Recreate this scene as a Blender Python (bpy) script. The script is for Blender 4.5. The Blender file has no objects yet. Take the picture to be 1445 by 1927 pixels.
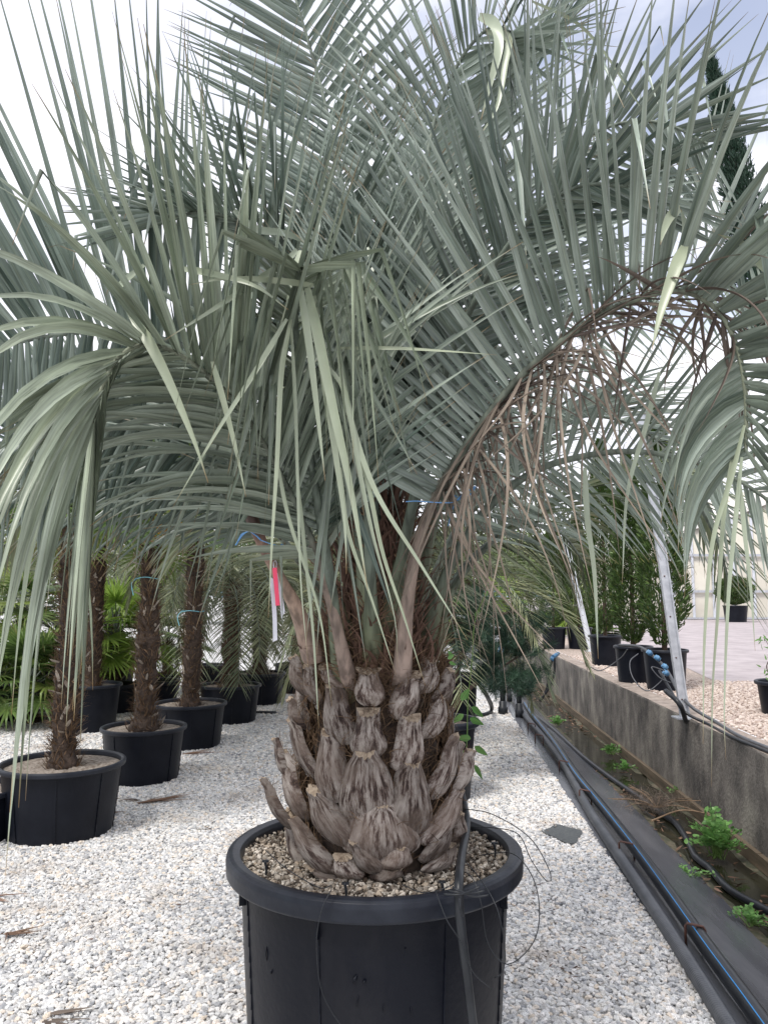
import bpy, bmesh, math, random
import numpy as np
from mathutils import Vector, Matrix
rad = math.radians
random.seed(7); RS = np.random.RandomState(11)
SC = bpy.context.scene; COL = SC.collection

# ---------------------------------------------------------------- camera
F_PX = 1447.0; W0, H0 = 1445.0, 1927.0; EYE = 1.45; PITCH = rad(6.2)
cam = bpy.data.cameras.new('camera'); co = bpy.data.objects.new('camera', cam); COL.objects.link(co)
co.location = (0, 0, EYE); co.rotation_euler = (math.pi/2 + PITCH, 0, 0)
cam.sensor_fit = 'VERTICAL'; cam.sensor_height = 36; cam.lens = 36*F_PX/H0; cam.clip_start = .05; cam.clip_end = 3000
SC.camera = co
# ---------------------------------------------------------------- sky, sun, exposure
SUN_EL, SUN_AZ = rad(58), rad(215)
w = bpy.data.worlds.new('World'); SC.world = w; w.use_nodes = True
nt = w.node_tree; nt.nodes.clear()
def N_(t, ty, **kw):
    n = t.nodes.new(ty)
    for k, v in kw.items(): setattr(n, k, v)
    return n
sky = N_(nt, 'ShaderNodeTexSky', sky_type='NISHITA', sun_disc=False, sun_elevation=SUN_EL, sun_rotation=SUN_AZ)
bg = N_(nt, 'ShaderNodeBackground'); bg.inputs[1].default_value = .1
ou = N_(nt, 'ShaderNodeOutputWorld'); tc = N_(nt, 'ShaderNodeTexCoord')
mp = N_(nt, 'ShaderNodeMapping'); mp.inputs['Scale'].default_value = (1, 1, 2.2)
nz = N_(nt, 'ShaderNodeTexNoise'); nz.inputs['Scale'].default_value = 2.6; nz.inputs['Detail'].default_value = 6; nz.inputs['Roughness'].default_value = .55
nt.links.new(tc.outputs['Generated'], mp.inputs[0]); nt.links.new(mp.outputs[0], nz.inputs[0])
dt = N_(nt, 'ShaderNodeVectorMath', operation='DOT_PRODUCT'); dt.inputs[1].default_value = Vector((.38, 1, .66)).normalized()
nt.links.new(tc.outputs['Generated'], dt.inputs[0])
mr = N_(nt, 'ShaderNodeMapRange'); mr.inputs[1].default_value = .93; mr.inputs[2].default_value = 1.0; mr.inputs[3].default_value = 0; mr.inputs[4].default_value = .30
nt.links.new(dt.outputs['Value'], mr.inputs[0])
sb = N_(nt, 'ShaderNodeMath', operation='SUBTRACT'); nt.links.new(nz.outputs[0], sb.inputs[0]); nt.links.new(mr.outputs[0], sb.inputs[1])
m2 = N_(nt, 'ShaderNodeMapRange'); m2.inputs[1].default_value = .18; m2.inputs[2].default_value = .40; m2.inputs[3].default_value = .22
nt.links.new(sb.outputs[0], m2.inputs[0])
mx = N_(nt, 'ShaderNodeMix', data_type='RGBA'); nt.links.new(m2.outputs[0], mx.inputs[0])
sc_ = N_(nt, 'ShaderNodeVectorMath', operation='MULTIPLY'); sc_.inputs[1].default_value = (2.6, 2.1, 1.9)
nt.links.new(sky.outputs[0], sc_.inputs[0]); nt.links.new(sc_.outputs[0], mx.inputs[6])
nz2 = N_(nt, 'ShaderNodeTexNoise'); nz2.inputs['Scale'].default_value = 3.5; nz2.inputs['Detail'].default_value = 5
nt.links.new(mp.outputs[0], nz2.inputs[0])
cr = N_(nt, 'ShaderNodeValToRGB'); cr.color_ramp.elements[0].position = .3; cr.color_ramp.elements[0].color = (8.4, 8.7, 10.0, 1)
cr.color_ramp.elements[1].position = .6; cr.color_ramp.elements[1].color = (11.0, 11.0, 11.6, 1)
nt.links.new(nz2.outputs[0], cr.inputs[0]); nt.links.new(cr.outputs[0], mx.inputs[7])
nt.links.new(mx.outputs[2], bg.inputs[0]); nt.links.new(bg.outputs[0], ou.inputs[0])
sl = bpy.data.lights.new('sun', 'SUN'); sl.energy = 2.3; sl.angle = rad(14); sl.color = (1, .96, .9)
so = bpy.data.objects.new('sun', sl); COL.objects.link(so)
sd = Vector((math.sin(SUN_AZ)*math.cos(SUN_EL), math.cos(SUN_AZ)*math.cos(SUN_EL), math.sin(SUN_EL)))
so.rotation_euler = sd.to_track_quat('Z', 'Y').to_euler(); so.location = sd*20
SC.view_settings.view_transform = 'Standard'; SC.view_settings.look = 'None'; SC.view_settings.exposure = .3
SC.view_settings.gamma = 1

# ---------------------------------------------------------------- picture <-> place
CP, SP = math.cos(PITCH), math.sin(PITCH)
def ray(px, py):
    a = (px-W0/2)/F_PX; b = (H0/2-py)/F_PX
    return Vector((a, CP-b*SP, SP+b*CP))
def at(px, py, Y):
    d = ray(px, py); return Vector((0, 0, EYE)) + d*(Y/d.y)
def gz(px, py, z=0.):
    d = ray(px, py); return Vector((0, 0, EYE)) + d*((z-EYE)/d.z)
def hit(px, py, p0, n):
    d = ray(px, py); o = Vector((0, 0, EYE)); return o + d*((Vector(p0)-o).dot(n)/d.dot(n))
UX = .056; UD = Vector((UX, 1, 0)).normalized(); LD = Vector((1, -UX, 0)).normalized()
def chan(s, L, z=0.): return UD*s + LD*L + Vector((0, 0, z))
MEM_N = Vector((LD.x*.27, LD.y*.27, .66)).normalized(); MEM_P = chan(0, 1.0, 0)

# ---------------------------------------------------------------- materials
def mat(name, base, rough=.6, var=None, nscale=8, ndetail=5, bump=0, bscale=40, spec=.5, metal=0, stretch=(1, 1, 1), coord='Object', trans=0, v2=None, sub=None):
    m = bpy.data.materials.new(name); m.use_nodes = True; t = m.node_tree; b = t.nodes['Principled BSDF']
    b.inputs['Base Color'].default_value = (*base, 1); b.inputs['Roughness'].default_value = rough
    b.inputs['Specular IOR Level'].default_value = spec; b.inputs['Metallic'].default_value = metal
    tc = N_(t, 'ShaderNodeTexCoord'); mp = N_(t, 'ShaderNodeMapping'); mp.inputs['Scale'].default_value = stretch
    t.links.new(tc.outputs[coord], mp.inputs[0])
    if var:
        n = N_(t, 'ShaderNodeTexNoise'); n.inputs['Scale'].default_value = nscale; n.inputs['Detail'].default_value = ndetail; n.inputs['Roughness'].default_value = .62
        t.links.new(mp.outputs[0], n.inputs[0])
        r = N_(t, 'ShaderNodeValToRGB'); e = r.color_ramp.elements
        e[0].position = .35; e[0].color = (*base, 1); e[1].position = .65; e[1].color = (*var, 1)
        if v2:
            x = e.new(.5); x.color = (*v2, 1)
        t.links.new(n.outputs[0], r.inputs[0]); t.links.new(r.outputs[0], b.inputs['Base Color'])
    if bump:
        n2 = N_(t, 'ShaderNodeTexNoise'); n2.inputs['Scale'].default_value = bscale; n2.inputs['Detail'].default_value = 5
        t.links.new(mp.outputs[0], n2.inputs[0])
        bp = N_(t, 'ShaderNodeBump'); bp.inputs['Strength'].default_value = bump; bp.inputs['Distance'].default_value = .01
        t.links.new(n2.outputs[0], bp.inputs['Height']); t.links.new(bp.outputs[0], b.inputs['Normal'])
    return m
def leafmat(name, c0, c1, warm=(.30, .33, .205), tip=(.22, .14, .06), trans=.12, rough=.42, back=1.25, spec=.4):
    m = bpy.data.materials.new(name); m.use_nodes = True; t = m.node_tree; b = t.nodes['Principled BSDF']
    def at_(n): a = N_(t, 'ShaderNodeAttribute'); a.attribute_name = n; return a.outputs['Fac']
    def mixc(f, A, B):
        x = N_(t, 'ShaderNodeMix', data_type='RGBA')
        if isinstance(f, float): x.inputs[0].default_value = f
        else: t.links.new(f, x.inputs[0])
        for k, v in ((6, A), (7, B)):
            if isinstance(v, tuple): x.inputs[k].default_value = (*v, 1)
            else: t.links.new(v, x.inputs[k])
        return x.outputs[2]
    c = mixc(at_('tint'), c0, c1)
    c = mixc(at_('warm'), c, warm)
    n = N_(t, 'ShaderNodeTexNoise'); n.inputs['Scale'].default_value = 7; n.inputs['Detail'].default_value = 5
    tc = N_(t, 'ShaderNodeTexCoord'); t.links.new(tc.outputs['Object'], n.inputs[0])
    mm = N_(t, 'ShaderNodeMapRange'); mm.inputs[1].default_value = .35; mm.inputs[2].default_value = .65; mm.inputs[3].default_value = .82; mm.inputs[4].default_value = 1.15
    t.links.new(n.outputs[0], mm.inputs[0])
    s = N_(t, 'ShaderNodeVectorMath', operation='SCALE'); t.links.new(c, s.inputs[0]); t.links.new(mm.outputs[0], s.inputs['Scale']); c = s.outputs[0]
    ua = N_(t, 'ShaderNodeAttribute'); ua.attribute_name = 'uvw'; um = N_(t, 'ShaderNodeMapping'); um.inputs['Scale'].default_value = (2.6, 1.2, 0); t.links.new(ua.outputs['Vector'], um.inputs[0])
    un = N_(t, 'ShaderNodeTexNoise'); un.inputs['Scale'].default_value = 1; un.inputs['Detail'].default_value = 4; t.links.new(um.outputs[0], un.inputs[0])
    uo = N_(t, 'ShaderNodeMapRange'); uo.inputs[1].default_value = .32; uo.inputs[2].default_value = .68; uo.inputs[3].default_value = .68; uo.inputs[4].default_value = 1.30; t.links.new(un.outputs[0], uo.inputs[0])
    us = N_(t, 'ShaderNodeVectorMath', operation='SCALE'); t.links.new(c, us.inputs[0]); t.links.new(uo.outputs[0], us.inputs['Scale']); c = us.outputs[0]
    sx = N_(t, 'ShaderNodeSeparateXYZ'); t.links.new(ua.outputs['Vector'], sx.inputs[0]); sr = N_(t, 'ShaderNodeMapRange'); sr.inputs[1].default_value = .0; sr.inputs[2].default_value = .16; sr.inputs[3].default_value = .35; sr.inputs[4].default_value = 0; t.links.new(sx.outputs['Z'], sr.inputs[0])
    c = mixc(sr.outputs[0], c, warm)
    r = N_(t, 'ShaderNodeMapRange'); r.inputs[1].default_value = .90; r.inputs[2].default_value = .99; t.links.new(at_('along'), r.inputs[0])
    c = mixc(r.outputs[0], c, tip)
    g = N_(t, 'ShaderNodeNewGeometry'); s2 = N_(t, 'ShaderNodeVectorMath', operation='SCALE'); s2.inputs['Scale'].default_value = back
    t.links.new(c, s2.inputs[0]); c = mixc(g.outputs['Backfacing'], c, s2.outputs[0])
    t.links.new(c, b.inputs['Base Color']); b.inputs['Roughness'].default_value = rough; b.inputs['Specular IOR Level'].default_value = spec
    tr = N_(t, 'ShaderNodeBsdfTranslucent'); t.links.new(c, tr.inputs[0]); ms = N_(t, 'ShaderNodeMixShader'); ms.inputs[0].default_value = trans
    o = t.nodes['Material Output']; t.links.new(b.outputs[0], ms.inputs[1]); t.links.new(tr.outputs[0], ms.inputs[2]); t.links.new(ms.outputs[0], o.inputs[0])
    return m
def stonemat(name, cols, rough=.75, bump=.3, dirt=None):
    m = bpy.data.materials.new(name); m.use_nodes = True; t = m.node_tree; b = t.nodes['Principled BSDF']
    oi = N_(t, 'ShaderNodeObjectInfo'); r = N_(t, 'ShaderNodeValToRGB'); e = r.color_ramp.elements
    e[0].position = 0; e[0].color = (*cols[0], 1); e[1].position = 1; e[1].color = (*cols[-1], 1)
    for i, c in enumerate(cols[1:-1]): x = e.new((i+1)/(len(cols)-1)); x.color = (*c, 1)
    n = N_(t, 'ShaderNodeTexNoise'); n.inputs['Scale'].default_value = 2.5; n.inputs['Detail'].default_value = 4
    tc = N_(t, 'ShaderNodeTexCoord'); t.links.new(tc.outputs['Object'], n.inputs[0])
    mm = N_(t, 'ShaderNodeMapRange'); mm.inputs[1].default_value = .3; mm.inputs[2].default_value = .7; mm.inputs[3].default_value = .7; mm.inputs[4].default_value = 1.15
    t.links.new(n.outputs[0], mm.inputs[0]); t.links.new(oi.outputs['Random'], r.inputs[0])
    s = N_(t, 'ShaderNodeVectorMath', operation='SCALE'); t.links.new(r.outputs[0], s.inputs[0]); t.links.new(mm.outputs[0], s.inputs['Scale'])
    out = s.outputs[0]
    if dirt:
        dn = N_(t, 'ShaderNodeTexNoise'); dn.inputs['Scale'].default_value = 1.7; dn.inputs['Detail'].default_value = 7; dn.inputs['Roughness'].default_value = .7; t.links.new(oi.outputs['Location'], dn.inputs[0])
        dm = N_(t, 'ShaderNodeMapRange'); dm.inputs[1].default_value = .53; dm.inputs[2].default_value = .74; dm.inputs[4].default_value = .75; t.links.new(dn.outputs[0], dm.inputs[0])
        dx = N_(t, 'ShaderNodeMix', data_type='RGBA'); t.links.new(dm.outputs[0], dx.inputs[0]); t.links.new(out, dx.inputs[6]); dx.inputs[7].default_value = (*dirt, 1); out = dx.outputs[2]
    t.links.new(out, b.inputs['Base Color']); b.inputs['Roughness'].default_value = rough; b.inputs['Specular IOR Level'].default_value = .3
    return m
def gravelmat(name, dark, lite, mid, scale=70, patch=None):
    m = bpy.data.materials.new(name); m.use_nodes = True; t = m.node_tree; b = t.nodes['Principled BSDF']
    tc = N_(t, 'ShaderNodeTexCoord'); v = N_(t, 'ShaderNodeTexVoronoi'); v.inputs['Scale'].default_value = scale
    t.links.new(tc.outputs['Object'], v.inputs[0])
    r = N_(t, 'ShaderNodeValToRGB'); e = r.color_ramp.elements; e[0].position = .05; e[0].color = (*mid, 1); e[1].position = .5; e[1].color = (*lite, 1)
    sx = N_(t, 'ShaderNodeSeparateColor'); t.links.new(v.outputs['Color'], sx.inputs[0]); t.links.new(sx.outputs[0], r.inputs[0])
    r2 = N_(t, 'ShaderNodeMapRange'); r2.inputs[1].default_value = .35; r2.inputs[2].default_value = .62; t.links.new(v.outputs['Distance'], r2.inputs[0])
    x = N_(t, 'ShaderNodeMix', data_type='RGBA'); t.links.new(r2.outputs[0], x.inputs[0]); t.links.new(r.outputs[0], x.inputs[6]); x.inputs[7].default_value = (*dark, 1)
    out = x.outputs[2]
    if patch:
        n = N_(t, 'ShaderNodeTexNoise'); n.inputs['Scale'].default_value = 1.1; n.inputs['Detail'].default_value = 6; t.links.new(tc.outputs['Object'], n.inputs[0])
        q = N_(t, 'ShaderNodeMapRange'); q.inputs[1].default_value = .5; q.inputs[2].default_value = .75; q.inputs[4].default_value = .6; t.links.new(n.outputs[0], q.inputs[0])
        x2 = N_(t, 'ShaderNodeMix', data_type='RGBA'); t.links.new(q.outputs[0], x2.inputs[0]); t.links.new(out, x2.inputs[6]); x2.inputs[7].default_value = (*patch, 1); out = x2.outputs[2]
    t.links.new(out, b.inputs['Base Color']); b.inputs['Roughness'].default_value = .85
    bp = N_(t, 'ShaderNodeBump'); bp.inputs['Distance'].default_value = .012; bp.inputs['Strength'].default_value = .8; bp.invert = True
    t.links.new(v.outputs['Distance'], bp.inputs['Height']); t.links.new(bp.outputs[0], b.inputs['Normal'])
    return m
M = {}
M['leaf'] = leafmat('leaf_glaucous', (.064, .096, .078), (.325, .38, .325), spec=.55, rough=.34)
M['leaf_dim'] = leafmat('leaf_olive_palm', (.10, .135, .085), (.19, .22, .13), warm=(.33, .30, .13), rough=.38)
M['fan'] = leafmat('leaf_fan_green', (.05, .09, .03), (.12, .20, .05), warm=(.25, .30, .06), back=1.15, trans=.3)
M['fan_bright'] = leafmat('leaf_fan_bright', (.14, .26, .045), (.27, .42, .08), warm=(.4, .45, .1), trans=.4)
M['dead'] = leafmat('leaf_dead_brown', (.065, .050, .044), (.155, .122, .104), warm=(.27, .225, .18), tip=(.26, .21, .16), trans=.08, rough=.7, back=1.1, spec=.2)
M['deadred'] = leafmat('leaf_dead_red', (.07, .04, .03), (.16, .095, .072), warm=(.3, .2, .13), tip=(.2, .13, .1), trans=.02, rough=.7, spec=.2)
M['pine'] = leafmat('pine_needles', (.014, .038, .026), (.035, .078, .045), warm=(.1, .15, .07), tip=(.07, .12, .06), trans=.1)
M['thuja'] = leafmat('thuja_leaf', (.035, .075, .02), (.09, .15, .04), warm=(.2, .2, .07), tip=(.12, .17, .05), trans=.15)
M['weed'] = leafmat('weed_leaf', (.09, .22, .06), (.20, .38, .12), warm=(.3, .4, .1), tip=(.25, .35, .1), trans=.3)
M['tree'] = leafmat('tree_leaf', (.10, .15, .06), (.22, .28, .12), warm=(.3, .3, .1), tip=(.2, .25, .1), trans=.3)
M['fibre'] = leafmat('fibre_brown', (.06, .038, .026), (.22, .145, .09), warm=(.3, .2, .12), tip=(.25, .17, .1), trans=0, rough=.85, spec=.1, back=1.)
M['orange'] = leafmat('flower_stalk_orange', (.45, .22, .03), (.6, .35, .06), warm=(.6, .35, .06), tip=(.5, .3, .05), trans=.1)
M['plastic'] = mat('black_plastic', (.003, .0042, .009), .42, (.008, .010, .016), 6, 6, .12, 60, spec=.22)
def scuffed(name, base, hi):
    m = mat(name, base, .42, None, bump=.12, bscale=60, spec=.22); t = m.node_tree; b = t.nodes['Principled BSDF']; tc = N_(t, 'ShaderNodeTexCoord'); prev = None
    for sc, st, lo, h2, amt in ((5, (1, 1, .35), .50, .80, .8), (60, (1, 1, .12), .66, .80, .55), (3, (1, 1, 1), .45, .75, .5)):
        mp = N_(t, 'ShaderNodeMapping'); mp.inputs['Scale'].default_value = st; n = N_(t, 'ShaderNodeTexNoise'); n.inputs['Scale'].default_value = sc; n.inputs['Detail'].default_value = 9; n.inputs['Roughness'].default_value = .7
        t.links.new(tc.outputs['Object'], mp.inputs[0]); t.links.new(mp.outputs[0], n.inputs[0]); r = N_(t, 'ShaderNodeMapRange'); r.inputs[1].default_value = lo; r.inputs[2].default_value = h2; r.inputs[4].default_value = amt; t.links.new(n.outputs[0], r.inputs[0])
        x = N_(t, 'ShaderNodeMix', data_type='RGBA'); t.links.new(r.outputs[0], x.inputs[0]); x.inputs[7].default_value = (*hi, 1)
        if prev is None: x.inputs[6].default_value = (*base, 1)
        else: t.links.new(prev, x.inputs[6])
        prev = x.outputs[2]
    t.links.new(prev, b.inputs['Base Color']); return m
M['plastic_big'] = scuffed('scuffed_black_plastic', (.003, .0042, .009), (.020, .020, .024))
M['plastic_rim'] = mat('black_plastic_rim', (.008, .010, .017), .42, (.020, .024, .034), 9, 6, .1, 60, spec=.3)
M['hose'] = mat('black_hose', (.010, .012, .016), .38, (.022, .025, .03), 12, spec=.4)
M['conduit'] = mat('grey_conduit', (.055, .06, .07), .42, (.09, .095, .105), 9)
M['bluestripe'] = mat('blue_line', (.03, .25, .62), .5)
M['bluefit'] = mat('blue_fitting', (.12, .28, .46), .45, (.06, .17, .33), 20)
M['bluetie'] = mat('blue_tie', (.16, .38, .72), .5)
M['pink'] = mat('pink_tag', (.90, .07, .16), .45)
M['ribbon'] = mat('white_ribbon', (.74, .74, .80), .6, (.66, .66, .73), 25, 4, .2, 60)
M['soil'] = mat('dark_soil', (.028, .021, .015), .9, (.09, .07, .05), 60, 6, .6, 120)
M['soil_pale'] = mat('pale_soil', (.13, .10, .075), .9, (.34, .30, .26), 45, 6, .8, 90)
M['membrane'] = mat('black_membrane', (.085, .09, .105), .27, (.145, .15, .168), 2.2, 9, .22, 4, stretch=(2.4, .6, 1), v2=(.11, .116, .132))
M['rust'] = mat('rusty_steel', (.05, .025, .02), .6, (.12, .05, .035), 40)
M['galv'] = mat('galvanised_steel', (.42, .44, .48), .42, (.56, .58, .62), 14, 5, .05, 50, metal=.35)
M['white_metal'] = mat('white_metal', (.68, .71, .77), .5, (.52, .55, .6), 6)
M['trunkdark'] = mat('trunk_dark', (.022, .015, .012), .95, (.085, .058, .043), 22, 7, 1., 60)
M['bark'] = mat('bark', (.06, .04, .03), .9, (.13, .09, .07), 20, 6, .6, 60)
M['chip'] = mat('petiole_stub_pale', (.44, .39, .33), .8, (.25, .20, .16), 30)
M['cut'] = mat('cut_face', (.50, .41, .31), .85, (.24, .18, .13), 45, 6, .5, 120)
M['terra'] = mat('red_plastic_pot', (.55, .12, .08), .5)
M['twig'] = mat('dry_twig', (.16, .10, .06), .9, (.28, .2, .13), 30)
def boot_mat():
    m = bpy.data.materials.new('weathered_leaf_base'); m.use_nodes = True; t = m.node_tree; b = t.nodes['Principled BSDF']
    a = N_(t, 'ShaderNodeAttribute'); a.attribute_name = 'uvw'
    mp = N_(t, 'ShaderNodeMapping'); mp.inputs['Scale'].default_value = (6.0, 1.8, 1); t.links.new(a.outputs['Vector'], mp.inputs[0])
    n = N_(t, 'ShaderNodeTexNoise'); n.inputs['Scale'].default_value = 1.0; n.inputs['Detail'].default_value = 11; n.inputs['Roughness'].default_value = .72; t.links.new(mp.outputs[0], n.inputs[0])
    r = N_(t, 'ShaderNodeValToRGB'); e = r.color_ramp.elements
    e[0].position = .40; e[0].color = (.035, .024, .021, 1); e[1].position = .68; e[1].color = (.42, .38, .345, 1)
    x = e.new(.455); x.color = (.10, .07, .06, 1); x = e.new(.48); x.color = (.18, .148, .13, 1); x = e.new(.54); x.color = (.285, .25, .225, 1)
    t.links.new(n.outputs[0], r.inputs[0])
    n2 = N_(t, 'ShaderNodeTexNoise'); n2.inputs['Scale'].default_value = 9; n2.inputs['Detail'].default_value = 4
    tc = N_(t, 'ShaderNodeTexCoord'); t.links.new(tc.outputs['Object'], n2.inputs[0])
    mm = N_(t, 'ShaderNodeMapRange'); mm.inputs[1].default_value = .48; mm.inputs[2].default_value = .58; mm.inputs[4].default_value = .62; t.links.new(n2.outputs[0], mm.inputs[0])
    x = N_(t, 'ShaderNodeMix', data_type='RGBA'); t.links.new(mm.outputs[0], x.inputs[0]); t.links.new(r.outputs[0], x.inputs[6]); x.inputs[7].default_value = (.15, .115, .095, 1)
    ta = N_(t, 'ShaderNodeAttribute'); ta.attribute_name = 'tint'; tm = N_(t, 'ShaderNodeMapRange'); tm.inputs[3].default_value = .62; tm.inputs[4].default_value = 1.28; t.links.new(ta.outputs['Fac'], tm.inputs[0]); tv = N_(t, 'ShaderNodeVectorMath', operation='SCALE'); t.links.new(x.outputs[2], tv.inputs[0]); t.links.new(tm.outputs[0], tv.inputs['Scale'])
    t.links.new(tv.outputs[0], b.inputs['Base Color']); b.inputs['Roughness'].default_value = .85; b.inputs['Specular IOR Level'].default_value = .2
    mp2 = N_(t, 'ShaderNodeMapping'); mp2.inputs['Scale'].default_value = (30, 2.5, 1); t.links.new(a.outputs['Vector'], mp2.inputs[0])
    n3 = N_(t, 'ShaderNodeTexNoise'); n3.inputs['Scale'].default_value = 1; n3.inputs['Detail'].default_value = 5; t.links.new(mp2.outputs[0], n3.inputs[0])
    ad = N_(t, 'ShaderNodeMath', operation='ADD'); t.links.new(n.outputs[0], ad.inputs[0]); t.links.new(n3.outputs[0], ad.inputs[1])
    bp = N_(t, 'ShaderNodeBump'); bp.inputs['Strength'].default_value = .5; bp.inputs['Distance'].default_value = .005; t.links.new(ad.outputs[0], bp.inputs['Height']); t.links.new(bp.outputs[0], b.inputs['Normal'])
    return m
M['boot'] = boot_mat()
def petmat(name, stops):
    m = bpy.data.materials.new(name); m.use_nodes = True; t = m.node_tree; b = t.nodes['Principled BSDF']
    a = N_(t, 'ShaderNodeAttribute'); a.attribute_name = 'along'; r = N_(t, 'ShaderNodeValToRGB'); e = r.color_ramp.elements
    e[0].position = stops[0][0]; e[0].color = (*stops[0][1], 1); e[1].position = stops[-1][0]; e[1].color = (*stops[-1][1], 1)
    for p, c in stops[1:-1]: x = e.new(p); x.color = (*c, 1)
    t.links.new(a.outputs['Fac'], r.inputs[0])
    n = N_(t, 'ShaderNodeTexNoise'); n.inputs['Scale'].default_value = 30; n.inputs['Detail'].default_value = 6; tc = N_(t, 'ShaderNodeTexCoord')
    mp = N_(t, 'ShaderNodeMapping'); mp.inputs['Scale'].default_value = (1.6, 1.6, .12); t.links.new(tc.outputs['Object'], mp.inputs[0]); t.links.new(mp.outputs[0], n.inputs[0])
    mm = N_(t, 'ShaderNodeMapRange'); mm.inputs[1].default_value = .35; mm.inputs[2].default_value = .65; mm.inputs[3].default_value = .5; mm.inputs[4].default_value = 1.25; t.links.new(n.outputs[0], mm.inputs[0])
    s = N_(t, 'ShaderNodeVectorMath', operation='SCALE'); t.links.new(r.outputs[0], s.inputs[0]); t.links.new(mm.outputs[0], s.inputs['Scale']); t.links.new(s.outputs[0], b.inputs['Base Color'])
    b.inputs['Roughness'].default_value = .5; b.inputs['Specular IOR Level'].default_value = .3
    return m
M['pet_green'] = petmat('stalk_green', [(0, (.10, .085, .04)), (.05, (.12, .12, .07)), (.14, (.13, .15, .095)), (.3, (.13, .16, .13)), (1, (.17, .20, .16))])
M['pet_tan'] = petmat('stalk_tan', [(0, (.10, .055, .05)), (.06, (.27, .215, .19)), (.15, (.31, .235, .195)), (.32, (.24, .19, .155)), (.42, (.13, .15, .12)), (1, (.22, .24, .17))])
M['pet_stub'] = petmat('stalk_dead', [(0, (.30, .22, .18)), (.5, (.34, .24, .18)), (.85, (.22, .13, .1)), (1, (.03, .02, .02))])

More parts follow.
